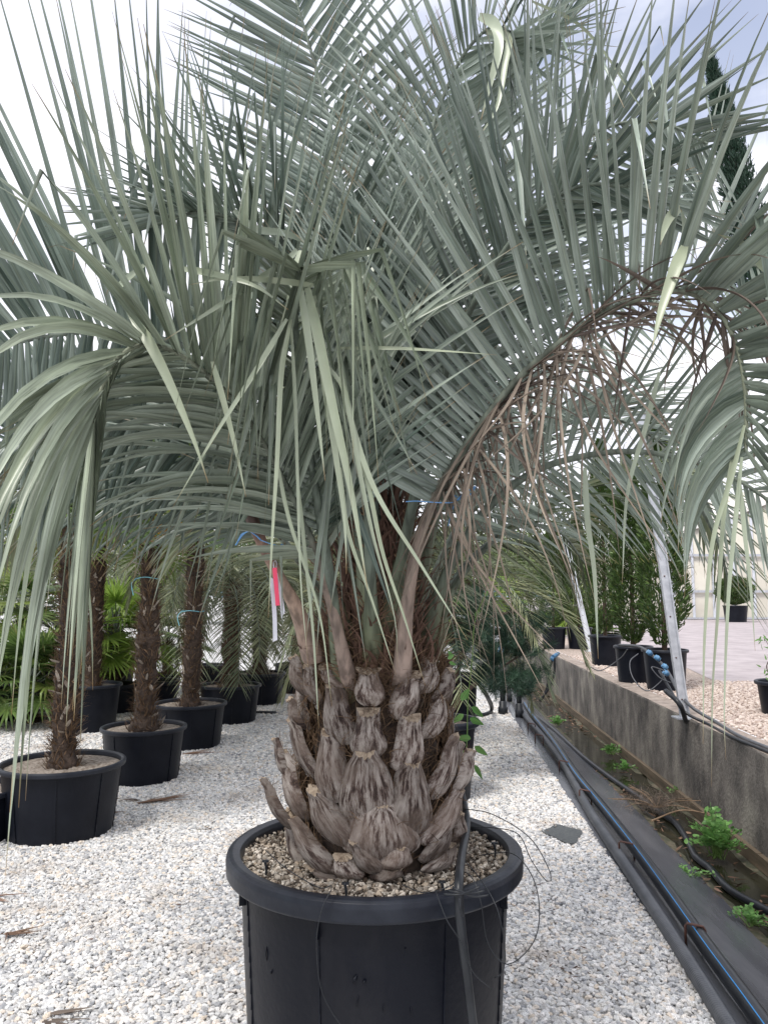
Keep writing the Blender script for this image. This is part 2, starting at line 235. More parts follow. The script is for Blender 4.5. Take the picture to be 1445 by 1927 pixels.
# ---------------------------------------------------------------- object helpers
def tag(o, label=None, cat=None, group=None, kind=None):
    if label: o['label'] = label
    if cat: o['category'] = cat
    if group: o['group'] = group
    if kind: o['kind'] = kind
    return o
def empty(name, loc, label, cat, group=None):
    o = bpy.data.objects.new(name, None); COL.objects.link(o); o.location = loc; o.empty_display_size = .1
    return tag(o, label, cat, group)
def put(o, parent):
    COL.objects.link(o)
    if parent is not None:
        o.parent = parent
        l = parent.location if parent.parent is None else Vector()
        o.matrix_parent_inverse = Matrix.Translation(-l)
    return o
class MB:
    """collects world-space geometry, builds one mesh"""
    def __init__(s): s.v = []; s.f = []; s.m = []; s.a = {'tint': [], 'along': [], 'warm': []}; s.n = 0; s.uvw = []; s.sm = []
    def add(s, V, Fc, mi=0, tint=.5, along=.5, warm=0., uvw=None, smooth=True):
        V = np.asarray(V, float).reshape(-1, 3); k = len(V); s.v.append(V)
        Fc = np.asarray(Fc, int)
        for row in (Fc + s.n): s.f.append(tuple(row))
        s.m += [mi]*len(Fc); s.sm += [smooth]*len(Fc)
        for nm, x in (('tint', tint), ('along', along), ('warm', warm)):
            s.a[nm].append(np.broadcast_to(np.asarray(x, float), (k,)) if np.ndim(x) < 2 else np.asarray(x).reshape(-1))
        s.uvw.append(np.zeros((k, 3)) if uvw is None else np.asarray(uvw).reshape(-1, 3)); s.n += k
    def box(s, c, sz, rz=0, mi=0, R=None):
        x, y, z = [q/2 for q in sz]; V = np.array([(i, j, k) for i in (-x, x) for j in (-y, y) for k in (-z, z)])
        R = Matrix.Rotation(rz, 3, 'Z') if R is None else R
        V = V @ np.array(R).T + np.array(c)
        s.add(V, [(0, 1, 3, 2), (4, 6, 7, 5), (0, 4, 5, 1), (2, 3, 7, 6), (0, 2, 6, 4), (1, 5, 7, 3)], mi, smooth=False)
    def tube(s, pts, r, n=8, mi=0, cap=True, flat=1., tint=.5, warm=0., fine=True):
        P = np.array([list(p) for p in pts], float)
        if fine and len(P) > 2: P, tt = spline(P, max(2, int(len(P)*5)))
        K = len(P); T = np.gradient(P, axis=0); T /= np.linalg.norm(T, axis=1)[:, None]+1e-9
        rr = np.interp(np.linspace(0, 1, K), np.linspace(0, 1, len(r)), r) if np.ndim(r) else np.full(K, r)
        Nn = frame(T); B = np.cross(T, Nn); th = np.linspace(0, 2*np.pi, n, endpoint=False)
        V = P[:, None] + rr[:, None, None]*(np.cos(th)[None, :, None]*Nn[:, None]*flat + np.sin(th)[None, :, None]*B[:, None])
        i = np.arange(K-1)[:, None]*n; j = np.arange(n)[None]; j2 = (j+1) % n
        Fc = np.stack([i+j, i+j2, i+n+j2, i+n+j], -1).reshape(-1, 4)
        s.add(V, Fc, mi, tint, np.repeat(np.linspace(0, 1, K), n), warm)
        if cap:
            b = s.n - K*n; s.f.append(tuple(b+n-1-k for k in range(n))); s.f.append(tuple(b+(K-1)*n+k for k in range(n))); s.m += [mi]*2; s.sm += [False]*2
    def lathe(s, prof, c=(0, 0, 0), n=48, mi=0, wob=None):
        P = np.array(prof, float); K = len(P); th = np.linspace(0, 2*np.pi, n, endpoint=False)
        V = np.stack([P[:, 0][:, None]*np.cos(th), P[:, 0][:, None]*np.sin(th), np.repeat(P[:, 1][:, None], n, 1)], -1)
        V = V + np.array(c); i = np.arange(K-1)[:, None]*n; j = np.arange(n)[None]; j2 = (j+1) % n
        s.add(V, np.stack([i+j, i+j2, i+n+j2, i+n+j], -1).reshape(-1, 4), mi)
    def build(s, name, mats, parent=None):
        me = bpy.data.meshes.new(name); V = np.concatenate(s.v)
        me.from_pydata(V.tolist(), [], s.f)
        for m in (mats if isinstance(mats, (list, tuple)) else [mats]): me.materials.append(m)
        me.polygons.foreach_set('material_index', s.m); me.polygons.foreach_set('use_smooth', s.sm)
        for nm in s.a:
            a = me.attributes.new(nm, 'FLOAT', 'POINT'); a.data.foreach_set('value', np.concatenate(s.a[nm]).astype(np.float32))
        u = np.concatenate(s.uvw)
        if u.any():
            a = me.attributes.new('uvw', 'FLOAT_VECTOR', 'POINT'); a.data.foreach_set('vector', u.astype(np.float32).ravel())
        me.update(); return put(bpy.data.objects.new(name, me), parent)
    def top(s, name, mats, label, cat, group=None, kind=None):
        """a thing that is one mesh: origin moved to its base"""
        V = np.concatenate(s.v); c = V.mean(0); c[2] = V[:, 2].min(); s.v = [V-c]
        o = s.build(name, mats); o.location = c; return tag(o, label, cat, group, kind)
def spline(P, n):
    P = np.asarray(P, float); Q = np.vstack([2*P[0]-P[1], P, 2*P[-1]-P[-2]])
    d = np.linalg.norm(np.diff(P, axis=0), axis=1); cum = np.r_[0, np.cumsum(d)]
    fine = []
    for i in range(len(P)-1):
        t = np.linspace(0, 1, 24, endpoint=(i == len(P)-2))[:, None]; a, b, c, e = Q[i:i+4]
        fine.append(.5*((2*b)+(-a+c)*t+(2*a-5*b+4*c-e)*t**2+(-a+3*b-3*c+e)*t**3))
    Fp = np.vstack(fine); d = np.r_[0, np.cumsum(np.linalg.norm(np.diff(Fp, axis=0), axis=1))]
    q = np.linspace(0, d[-1], n); return np.stack([np.interp(q, d, Fp[:, k]) for k in range(3)], 1), d[-1]
def unit(v): return v/(np.linalg.norm(v, axis=-1, keepdims=True)+1e-9)
def frame(T, n0=None):
    K = len(T); Nn = np.zeros_like(T)
    if n0 is None: n0 = np.array([0, 0, 1.]) if abs(T[0][2]) < .9 else np.array([1., 0, 0])
    n = n0 - n0.dot(T[0])*T[0]; n /= np.linalg.norm(n)+1e-9; Nn[0] = n
    for i in range(1, K):
        n = n - n.dot(T[i])*T[i]; n /= np.linalg.norm(n)+1e-9; Nn[i] = n
    return Nn
def copy_tree(o, parent=None):
    c = o.copy(); COL.objects.link(c); c.parent = parent
    for ch in list(o.children): copy_tree(ch, c)
    return c

def blades(mb, P, D, ref, L, Wd, droop, S=9, kink=None, fold=.28, tint=None, warm=None, mi=0, curl=None, taper=1.4, base=.45, grow=1.):
    """n leaf strips at once: P base, D direction, ref blade width direction, L length, Wd width, droop per metre"""
    n = len(P); D = unit(D.copy()); pos = P.copy(); C = np.zeros((n, S, 3)); DD = np.zeros((n, S, 3)); ds = (L/(S-1))[:, None]
    for k in range(S):
        C[:, k] = pos; DD[:, k] = D; t = k/(S-1)
        pos = pos + D*ds
        D = D + np.array([0, 0, -1.])*(droop*ds[:, 0]*(.35+1.3*t*grow))[:, None]
        if curl is not None: D = D + curl*ds
        if kink is not None:
            kk = (kink >= t) & (kink < t+1/(S-1)); dn = np.array([0, 0, -1.]) + D*.22 + RS.normal(0, .12, (n, 3))
            D = np.where(kk[:, None], dn, D)
        D = unit(D)
    s = np.linspace(0, 1, S)[None]; wd = Wd[:, None]*np.minimum(base+s*3.5, 1)*np.clip(1-s**taper, .03, 1)
    Wv = unit(ref[:, None]-(ref[:, None]*DD).sum(-1, keepdims=True)*DD); Nv = np.cross(DD, Wv)
    a = C - Wv*wd[..., None]*.5; b = C + Wv*wd[..., None]*.5; c = C - Nv*(wd*fold)[..., None]
    V = np.stack([a, c, b], 2)
    base_i = (np.arange(n)[:, None]*S + np.arange(S-1)[None])*3
    Fc = np.stack([np.stack([base_i, base_i+1, base_i+4, base_i+3], -1), np.stack([base_i+1, base_i+2, base_i+5, base_i+4], -1)], 2).reshape(-1, 4)
    tint = RS.rand(n) if tint is None else tint; warm = np.zeros(n) if warm is None else np.broadcast_to(warm, (n,))
    U = np.zeros((n, S, 3, 3)); U[..., 0] = np.array([-1., 0, 1.])[None, None]+RS.rand(n)[:, None, None]*90; U[..., 1] = (s[0][None]*L[:, None]*6)[..., None]; U[..., 2] = np.array([1., 0, 1.])[None, None]
    mb.add(V, Fc, mi, np.repeat(tint, S*3), np.tile(np.repeat(s[0], 3), n), np.repeat(warm, S*3), uvw=U)

def frond(parent, pts, n=62, start=.34, L=.62, ang=(68, 28), lift=(35, 35), droop=(.5, .5), wd=.024, kinkp=.05, warm=0., pet='pet_green', leaf='leaf', r=(.036, .017, .011, .004),
          n0=None, roll=(0, 0), lenmul=(1, 1), dead=None, fringe=True, flat=.55, S=9, prof=None, name='frond', axis=None, endtuft=True, jit=.07, kinkat=(.25, .8), label=None, grow=1., tiplen=.45, warmtip=0.):
    pts = [np.array(list(p), float) for p in pts]; K = 90
    if parent.name == 'palm_tree': p0 = pts[0]; pts = [np.array([p0[0]+(TX-p0[0])*.35, p0[1]+(TY-p0[1])*.35, p0[2]-.13])]+pts
    P, LEN = spline(np.array(pts), K); T = unit(np.gradient(P, axis=0))
    if n0 is None:
        h = P[-1]-P[0]; h[2] = 0; n0 = -h/(np.linalg.norm(h)+1e-6)*1. + np.array([0, 0, .35])
    Nn = frame(T, np.asarray(n0, float)); B = np.cross(T, Nn)
    ra = np.radians(np.linspace(roll[0], roll[1], K))[:, None]; Nn, B = np.cos(ra)*Nn+np.sin(ra)*B, np.cos(ra)*B-np.sin(ra)*Nn
    mb = MB(); sN = 8; th = np.linspace(0, 2*np.pi, sN, endpoint=False); rr = np.interp(np.linspace(0, 1, K), [0, .05, .22, .5, 1], (r[0]*1.45, r[0], *r[1:]))
    fl = np.interp(np.linspace(0, 1, K), [0, .25, 1], [flat, .7, .9])
    V = P[:, None]+rr[:, None, None]*(np.cos(th)[None, :, None]*Nn[:, None]*fl[:, None, None]+np.sin(th)[None, :, None]*B[:, None])
    i = np.arange(K-1)[:, None]*sN; j = np.arange(sN)[None]; j2 = (j+1) % sN
    mb.add(V, np.stack([i+j, i+j2, i+sN+j2, i+sN+j], -1).reshape(-1, 4), 0, .5, np.repeat(np.linspace(0, 1, K), sN))
    if fringe:   # ragged brown hairs and little teeth along both edges of the stalk
        for sd in (-1, 1):
            m = int(90*LEN*start); q = RS.rand(m)*start*.97; ix = (q*(K-1)).astype(int)
            Pb = P[ix]+B[ix]*sd*rr[ix][:, None]*.96; D = T[ix]*.9+B[ix]*sd*RS.uniform(.3, 1., (m, 1))+RS.normal(0, .25, (m, 3))
            low = q < start*.45
            Lh = np.where(low, RS.uniform(.03, .11, m), RS.uniform(.008, .02, m))
            blades(mb, Pb, D, T[ix]+RS.normal(0, .3, (m, 3)), Lh, np.where(low, .003, .003), np.where(low, 14., 0.), S=6, mi=1, fold=.1, curl=RS.normal(0, 9, (m, 3))*low[:, None])
    ftint = RS.uniform(.0, 1)
    fo = mb.build(name, [M[pet], M['fibre']], parent)
    if label: fo['label'] = label
    lb = MB()
    for sd, k in ((-1, 0), (1, 1)):
        s = np.sort(np.clip(np.linspace(start, .995, n)+RS.normal(0, .25/n, n), start, .998)); ix = s*(K-1); i0 = np.minimum(ix.astype(int), K-2); fr = (ix-i0)[:, None]
        g = lambda A: A[i0]*(1-fr)+A[i0+1]*fr
        Pb, Tb, Nb, Bb = g(P), unit(g(T)), unit(g(Nn)), unit(g(B)); u = (s-start)/(1-start)
        lp = np.interp(u, [0, .12, .4, .75, 1], prof or [.55, .85, 1, .8, tiplen])*L*lenmul[k]*RS.uniform(1-jit*1.6, 1+jit, n)
        an = np.radians(np.interp(u, [0, .85, 1], [ang[0], (ang[0]+ang[1])/2, ang[1]])+RS.normal(0, 3.5, n))
        ft = ftint
        li = np.radians((lift[k] if np.ndim(lift[k]) == 0 else np.interp(u, np.linspace(0, 1, len(lift[k])), lift[k]))+RS.normal(0, 6, n))
        dr = (droop[k] if np.ndim(droop[k]) == 0 else np.interp(u, np.linspace(0, 1, len(droop[k])), droop[k]))*RS.uniform(.6, 1.5, n)
        kp = kinkp[k] if isinstance(kinkp, tuple) else kinkp
        kp = np.interp(u, np.linspace(0, 1, len(kp)), kp) if isinstance(kp, tuple) else kp
        D = np.cos(an)[:, None]*Tb+np.sin(an)[:, None]*(np.cos(li)[:, None]*sd*Bb+np.sin(li)[:, None]*Nb)
        kk = np.where(RS.rand(n) < kp, RS.uniform(kinkat[0], kinkat[1], n), 2.)
        ref = unit(Tb*.8+Nb*.55+RS.normal(0, .12, (n, 3)))
        wv = np.clip(warm+warmtip*u+RS.normal(0, .08, n)*(RS.rand(n) < .4), 0, 1)
        if dead is not None and dead[0] == sd:
            dm = (u > dead[1]) & (u < dead[2])
            if (~dm).any():
                q = ~dm; blades(lb, Pb[q], D[q], ref[q], lp[q], np.full(q.sum(), wd)*RS.uniform(.8, 1.15, q.sum()), dr[q], S, kk[q], warm=wv[q], grow=grow, tint=np.clip(.45*ft+RS.rand(q.sum())**1.3*.75, 0, 1))
            q = dm; m = q.sum(); db = MB(); D2 = Tb[q]*RS.uniform(-.2, 1.6, (m, 1))+Bb[q]*sd*RS.uniform(.1, .35, (m, 1))+RS.normal(0, .22, (m, 3))
            kd = np.where(RS.rand(m) < .2, RS.uniform(.3, .7, m), 2.)
            blades(db, Pb[q], D2, ref[q], lp[q]*RS.uniform(.5, 1.1, m), np.full(m, wd*.42)*RS.uniform(.5, 1.2, m), RS.uniform(1., 8, m), 18, kd, warm=RS.rand(m)*.7, curl=RS.normal(0, 1.1, (m, 3)), fold=.5)
            m5 = 54; j5 = RS.randint(0, max(2, int(m*.62)), m5); blades(db, Pb[q][j5], RS.normal(0, .3, (m5, 3))+np.array([0, 0, -1.]), ref[q][j5], RS.uniform(.3, .68, m5), np.full(m5, wd*.36), RS.uniform(1, 6, m5), 20, None, warm=RS.uniform(.6, 1, m5), curl=RS.normal(0, 1.3, (m5, 3)), fold=.4)
            blades(db, Pb[q][::2], D2[::2]+RS.normal(0, .3, D2[::2].shape), ref[q][::2], lp[q][::2]*.8, np.full(len(D2[::2]), wd*.4), RS.uniform(.3, 3, len(D2[::2])), 16, None, warm=RS.rand(len(D2[::2]))*.5, curl=RS.normal(0, 2., (len(D2[::2]), 3)), fold=.5)
            dd = db.build('dead_leaflets', M['dead'], fo); dd['label'] = 'withered brown leaflets hanging under the arching frond'
        else:
            blades(lb, Pb, D, ref, lp, np.full(n, wd)*RS.uniform(.8, 1.15, n), dr, S, kk, warm=wv, grow=grow, tint=np.clip(.45*ft+RS.rand(n)**1.3*.75, 0, 1))
    lb.build('leaflets', M[leaf], fo)
    return fo

def crisp(P):
    out = []
    for a, b in zip(P[:-1], P[1:]): out += [a]+[tuple(np.array(a)*(1-t)+np.array(b)*t) for t in (.15, .85)]
    return out+[P[-1]]
def pot_mesh(parent, c, R, h, rim=.035, taper=.86, fine=False, name_mats=True, soil='soil_pale', sink=.05, n=56, ribs=0):
    x, y, z = c; mb = MB(); rb = R-rim*.9
    mb.lathe([(rb*taper, 0.0), (rb*taper*1.0, .012), (rb*.985, h-rim*1.9), (rb*.99, h-rim*1.0)], c, n, 0)
    mb.lathe([(rb*taper, 0), (.01, .003)], c, n)
    mb.lathe([(rb-.006, h-rim), (rb-.012, h-sink-.02), (rb-.02, h-sink-.06)], c, n)
    for k in range(ribs):
        a = 2*math.pi*(k+.37)/ribs; 
        for q in range(9):
            t0, t1 = q/9, (q+1)/9; zz = (t0+t1)/2*(h-rim*2.1)+.006; rr_ = np.interp(zz, [0, h-rim*1.9], [rb*taper, rb*.985])+.0015
            mb.box((x+rr_*math.cos(a), y+rr_*math.sin(a), z+zz), (.006, .009, (h-rim*2.1)/9+.002), a)
    body = mb.build('pot_wall', M['plastic_big' if n > 100 else 'plastic'], parent)
    mr_ = MB(); r1 = rim
    w9 = rim*.9
    mr_.lathe(crisp([(rb-.004, h-rim*1.3), (rb+.001, h-rim*1.36), (R-.009, h-rim*1.36), (R-.004, h-rim*1.30), (R-.0015, h-rim*1.2), (R, h-rim*.45), (R-.003, h-rim*.16), (R-.010, h-.0015), (R-w9*.5, h), (rb-.002, h-.003), (rb-.007, h-rim*.35), (rb-.010, h-rim*1.2)]), c, n)
    mr_.build('rim', M['plastic_rim'], parent)
    ms = MB(); K = 14; V = []; 
    for i in range(K):
        rr_ = (rb-.011)*i/(K-1)+.001
        for j in range(n):
            a = 2*math.pi*j/n; V.append((x+rr_*math.cos(a), y+rr_*math.sin(a), z+h-sink+random.uniform(-.008, .008)*(i < K-1)))
    i = np.arange(K-1)[:, None]*n; j = np.arange(n)[None]; j2 = (j+1) % n
    ms.add(V, np.stack([i+j, i+j2, i+n+j2, i+n+j], -1).reshape(-1, 4)); so_ = ms.build('potting_soil', M[soil], parent)
    return body, so_
def stones(name, P, scales, material, label, parent=None, base=1., cat=None, flat=.7):
    """one object of scattered pebbles (geometry nodes on a cloud of points)"""
    me = bpy.data.meshes.new(name); P = np.asarray(P); me.from_pydata(P.tolist(), [], [])
    a = me.attributes.new('sz', 'FLOAT', 'POINT'); a.data.foreach_set('value', np.asarray(scales, np.float32)); me.materials.append(material)
    o = put(bpy.data.objects.new(name, me), parent)
    g = bpy.data.node_groups.new(name, 'GeometryNodeTree'); g.interface.new_socket('Geometry', in_out='INPUT', socket_type='NodeSocketGeometry'); g.interface.new_socket('Geometry', in_out='OUTPUT', socket_type='NodeSocketGeometry')
    gi = N_(g, 'NodeGroupInput'); go = N_(g, 'NodeGroupOutput'); inst = N_(g, 'GeometryNodeInstanceOnPoints'); jn = N_(g, 'GeometryNodeJoinGeometry')
    for k in range(4):
        ic = N_(g, 'GeometryNodeMeshIcoSphere'); ic.inputs['Radius'].default_value = 1; ic.inputs['Subdivisions'].default_value = 2
        nz = N_(g, 'ShaderNodeTexNoise', noise_dimensions='4D'); nz.inputs['W'].default_value = k*7.3; nz.inputs['Scale'].default_value = .8; nz.inputs['Detail'].default_value = 1
        sb = N_(g, 'ShaderNodeVectorMath', operation='SUBTRACT'); sb.inputs[1].default_value = (.5, .5, .5); g.links.new(nz.outputs['Color'], sb.inputs[0])
        sc = N_(g, 'ShaderNodeVectorMath', operation='SCALE'); sc.inputs['Scale'].default_value = 1.9; g.links.new(sb.outputs[0], sc.inputs[0])
        sp = N_(g, 'GeometryNodeSetPosition'); g.links.new(ic.outputs['Mesh'], sp.inputs['Geometry']); g.links.new(sc.outputs[0], sp.inputs['Offset'])
        tf = N_(g, 'GeometryNodeTransform'); tf.inputs['Scale'].default_value = (1.25, .85+.1*(k % 2), flat-.08*(k//2)); g.links.new(sp.outputs[0], tf.inputs['Geometry'])
        sm = N_(g, 'GeometryNodeSetMaterial'); sm.inputs['Material'].default_value = material; g.links.new(tf.outputs[0], sm.inputs['Geometry'])
        gt = N_(g, 'GeometryNodeGeometryToInstance'); g.links.new(sm.outputs[0], gt.inputs[0]); g.links.new(gt.outputs[0], jn.inputs[0])
    g.links.new(gi.outputs[0], inst.inputs['Points']); g.links.new(jn.outputs[0], inst.inputs['Instance']); inst.inputs['Pick Instance'].default_value = True
    rv = N_(g, 'FunctionNodeRandomValue', data_type='FLOAT_VECTOR'); rv.inputs[0].default_value = (-.5, -.5, 0); rv.inputs[1].default_value = (.5, .5, 6.28); g.links.new(rv.outputs[0], inst.inputs['Rotation'])
    na = N_(g, 'GeometryNodeInputNamedAttribute', data_type='FLOAT'); na.inputs[0].default_value = 'sz'; g.links.new(na.outputs[0], inst.inputs['Scale'])
    ri = N_(g, 'FunctionNodeRandomValue', data_type='INT'); ri.inputs[4].default_value = 0; ri.inputs[5].default_value = 3; g.links.new(ri.outputs[2], inst.inputs['Instance Index'])
    g.links.new(inst.outputs[0], go.inputs[0])
    md = o.modifiers.new('scatter', 'NODES'); md.node_group = g
    tag(o, label, cat, kind='stuff'); return o

# ================================================================ SETTING
# ground: gravel terrace left of the ditch, membrane bank, ditch bed with water, upper yard on the right
def strip(name, prof, s0, s1, m, ns=2, kind='structure', jit=0, label=None, cat=None):
    mb = MB(); S = np.linspace(s0, s1, ns) if ns < 5 else s0+(s1-s0)*np.linspace(0, 1, ns)**1.8; K = len(prof)
    V = np.array([list(chan(s, L, z)) for s in S for L, z in prof])
    if jit: V[:, 2] += RS.normal(0, jit, len(V))
    i = np.arange(ns-1)[:, None]*K; j = np.arange(K-1)[None]
    mb.add(V, np.stack([i+j, i+j+1, i+K+j+1, i+K+j], -1).reshape(-1, 4))
    o = mb.build(name, m); tag(o, label, cat, kind=kind); return o
gm = gravelmat('white_gravel_bed', (.42, .42, .41), (.74, .73, .72), (.52, .53, .54), 50)
gt = gravelmat('tan_gravel_bed', (.30, .24, .20), (.60, .50, .44), (.40, .32, .27), 45, (.34, .28, .24))
strip('gravel_ground', [(-400, 0), (-20, 0), (.6, 0), (1.02, .0), (1.03, -.5)], -4, 600, gm, 3)
mprof = []
for k in range(15):
    q = k/14; mprof.append((.985+.70*q, .004+.034*math.sin(min(1, q*2.4)*math.pi)-.285*q**1.15))
strip('membrane_bank', mprof, -2, 34, M['membrane'], 120, jit=.0022)
mud = mat('ditch_mud', (.055, .042, .03), .8, (.15, .12, .085), 9, 7, 1., 30, v2=(.05, .055, .03))
strip('ditch_bed', [(1.55, -.262), (1.66, -.27), (1.74, -.283), (1.82, -.286), (1.92, -.287), (2.0, -.283), (2.08, -.272), (2.2, -.265)], -2, 60, mud, 160, jit=.004)
wm = mat('ditch_water', (.012, .012, .008), .06, (.03, .03, .018), 4, 4, .08, 14, spec=.6)
strip('ditch_water', [(1.55, -.277), (2.29, -.277)], -2, 60, wm)
strip('upper_verge', [(2.33, .452), (3.4, .448), (400, .448)], -4, 600, gt, 3)
asph = mat('yard_asphalt', (.33, .29, .30), .85, (.47, .42, .43), 2.2, 9, .5, 90, v2=(.40, .355, .365))
# asphalt outline: its near edge curves away to the right
mb = MB(); edge = []
for px, py in [(1190, 1225), (1240, 1240), (1290, 1256), (1330, 1275), (1390, 1300), (1445, 1312), (1700, 1345), (2600, 1420)]:
    edge.append(gz(px, py, .4525))
edge[0].x -= .6; V = [tuple(p) for p in edge]+[(px_/1447*400*1.02, 400-i*.01, .4525) for i, px_ in enumerate((140, 300, 420, 520, 640, 760, 1200, 2600))]
n_ = len(edge); mb.add(V, [(i, i+1, n_+i+1, n_+i) for i in range(n_-1)]); mb.build('asphalt_yard', asph)['kind'] = 'structure'
# hills
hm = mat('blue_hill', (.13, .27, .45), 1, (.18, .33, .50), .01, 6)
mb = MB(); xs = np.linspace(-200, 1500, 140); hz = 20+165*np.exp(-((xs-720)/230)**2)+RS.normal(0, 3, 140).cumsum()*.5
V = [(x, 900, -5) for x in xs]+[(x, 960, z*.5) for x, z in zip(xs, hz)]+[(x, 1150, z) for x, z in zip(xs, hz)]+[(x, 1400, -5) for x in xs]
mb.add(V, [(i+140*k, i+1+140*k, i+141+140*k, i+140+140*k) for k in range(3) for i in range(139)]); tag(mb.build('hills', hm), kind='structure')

# concrete retaining wall
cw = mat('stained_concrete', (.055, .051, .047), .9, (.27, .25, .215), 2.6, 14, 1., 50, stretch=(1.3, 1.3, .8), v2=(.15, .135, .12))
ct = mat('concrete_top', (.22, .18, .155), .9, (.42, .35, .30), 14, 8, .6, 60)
mb = MB(); ns = 120; S = np.linspace(-2, 21.5, ns); prof = [(2.11, -.36), (2.105, .445), (2.112, .46), (2.30, .462), (2.31, .44), (2.31, .2)]; K = len(prof)
V = np.array([list(chan(s, L+random.uniform(-.004, .004), z+random.uniform(-.003, .003))) for s in S for L, z in prof])
i = np.arange(ns-1)[:, None]*K; j = np.arange(K-1)[None]; Fc = np.stack([i+j, i+j+1, i+K+j+1, i+K+j], -1).reshape(-1, 4)
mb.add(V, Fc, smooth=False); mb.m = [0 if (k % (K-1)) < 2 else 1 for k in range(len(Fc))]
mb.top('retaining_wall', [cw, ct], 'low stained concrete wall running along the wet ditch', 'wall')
mb = MB(); 
for k in range(26): mb.box(chan(1.2+k*.8+.4, 2.088, -.22), (.035, .79, .09), -math.atan(UX))
mb.top('edging_board', mat('wet_timber', (.07, .055, .035), .7, (.16, .12, .08), 20, stretch=(1, .1, 1)), 'long brown timber board at the foot of the concrete wall', 'board')

# loose white gravel
def jgrid(x0, x1, y0, y1, step, ok):
    X, Y = np.meshgrid(np.arange(x0, x1, step), np.arange(y0, y1, step)); X = X.ravel()+RS.uniform(-.5, .5, X.size)*step; Y = Y.ravel()+RS.uniform(-.5, .5, Y.size)*step
    k = ok(X, Y); return X[k], Y[k]
def inview(X, Y): return (np.abs(X) < .56*Y+.35) & ((X-UX*Y)/math.sqrt(1+UX*UX) < 1.0)
grey = [(.74, .74, .73), (.65, .64, .61), (.48, .485, .50), (.69, .665, .625), (.29, .30, .32), (.86, .84, .82), (.68, .59, .49), (.88, .86, .84), (.52, .53, .54), (.80, .80, .79), (.28, .29, .31)]
gs = stonemat('marble_pebbles', grey, dirt=(.36, .29, .22))
X1, Y1 = jgrid(-3.2, 1.7, 2.3, 6.2, .0150, inview); X2, Y2 = jgrid(-6, 2.2, 6.2, 11, .022, inview)
P1 = np.stack([X1, Y1, RS.uniform(.001, .010, len(X1))+.004*np.sin(X1*9)*np.sin(Y1*7)], 1); P2 = np.stack([X2, Y2, RS.uniform(.001, .012, len(X2))], 1)
Pg = np.vstack([P1, P2]); sz = np.r_[RS.uniform(.0058, .0125, len(P1)), RS.uniform(.010, .016, len(P2))]
print('pebbles', len(Pg)); stones('gravel', Pg, sz, gs, 'loose white and grey marble pebbles covering the terrace')
X3, Y3 = jgrid(1.6, 7, 4.2, 13, .035, lambda X, Y: ((X-UX*Y) > 2.33) & (X < .56*Y+.3) & ((Y < 9.4-.25*(X-3)) | (X < 2.95+.02*Y)))
stones('tan_gravel', np.stack([X3, Y3, .452+RS.uniform(0, .006, len(X3))], 1), RS.uniform(.009, .018, len(X3)), stonemat('tan_pebbles', [(.62, .52, .46), (.5, .40, .34), (.72, .63, .56), (.42, .33, .29), (.66, .58, .53)]), 'loose pinkish tan pebbles on the upper verge')
# dirt and bits lying on the gravel
# ================================================================ BIG POT
PX, PY, PR, PH = (708-722.5)/1447*2.34-.003, 2.34, .427, .7275
pot = empty('plant_pot', (PX, PY, 0), 'huge black round plastic pot holding the big palm in front', 'pot')
body, soil = pot_mesh(pot, (PX, PY, 0), PR, PH, .042, .88, soil='soil', sink=.035, n=120, ribs=0)
mb = MB()
def onpot(a, z, out=0.):
    rb = PR-.042*.9; r_ = np.interp(z, [0, PH-.08], [rb*.88, rb*.985])+out; return Vector((PX+r_*math.sin(a), PY-r_*math.cos(a), z))
for a in (rad(-62), rad(-20.5), rad(28), rad(66), rad(100), rad(-105)):
    mb = MB()
    for k in range(16): mb.box(onpot(a, .02+k*.04, .0005), (.0045, .005, .041), a)
    mb.build('moulded_seam', M['plastic'], pot)
for a, z in ((rad(-66), .640), (rad(63), .640), (rad(-20.5), .640)):
    mb = MB(); p = onpot(a, z, .006); mb.box(p, (.008, .02, .045), a); mb.build('rim_gusset', M['plastic'], pot)
for px, py, sx, sz_ in ((668, 1843, .022, .02), (500, 1795, .005, .035), (508, 1830, .008, .012), (686, 1848, .016, .007), (672, 1885, .007, .03), (722, 1900, .006, .018), (775, 1905, .006, .018), (763, 1785, .004, .004)):
    a = 0
    for _ in range(6): q = at(px, py, PY-.38*math.cos(a)); a = math.asin(max(-1, min(1, (q.x-PX)/.38)))
    p = onpot(a, q.z, .0); mb = MB(); x_ = Vector((math.cos(a), math.sin(a), 0))*sx*.5; z_ = Vector((random.uniform(-.1, .1)*sz_, 0, sz_*.5)); o_ = Vector((math.sin(a), -math.cos(a), 0))*.003
    mb.tube([p-z_-x_*.4, p+o_, p+z_+x_*.4], [.001, sx*.3+.001, .0015], 8, flat=.6); mb.build('moulded_tab', M['plastic'], pot)
n_ = 5000; a = RS.uniform(0, 6.283, n_); r_ = np.sqrt(RS.uniform(.19**2, .395**2, n_)/1)*1.; k = RS.rand(n_) < .93
tan = [(.05, .037, .027), (.50, .45, .38), (.10, .07, .05), (.34, .29, .23), (.08, .06, .045), (.60, .56, .49), (.30, .24, .18), (.50, .42, .33), (.68, .62, .54), (.13, .095, .07)]
stones('potting_gravel', np.stack([PX+r_*np.cos(a), PY+r_*np.sin(a), PH-.033+RS.uniform(-.001, .009, n_)], 1), RS.uniform(.0026, .0054, n_)*RS.choice([.6, 1, 1.45], n_), stonemat('pumice', tan), 'pale pumice grains on the potting soil', parent=pot, flat=.85)

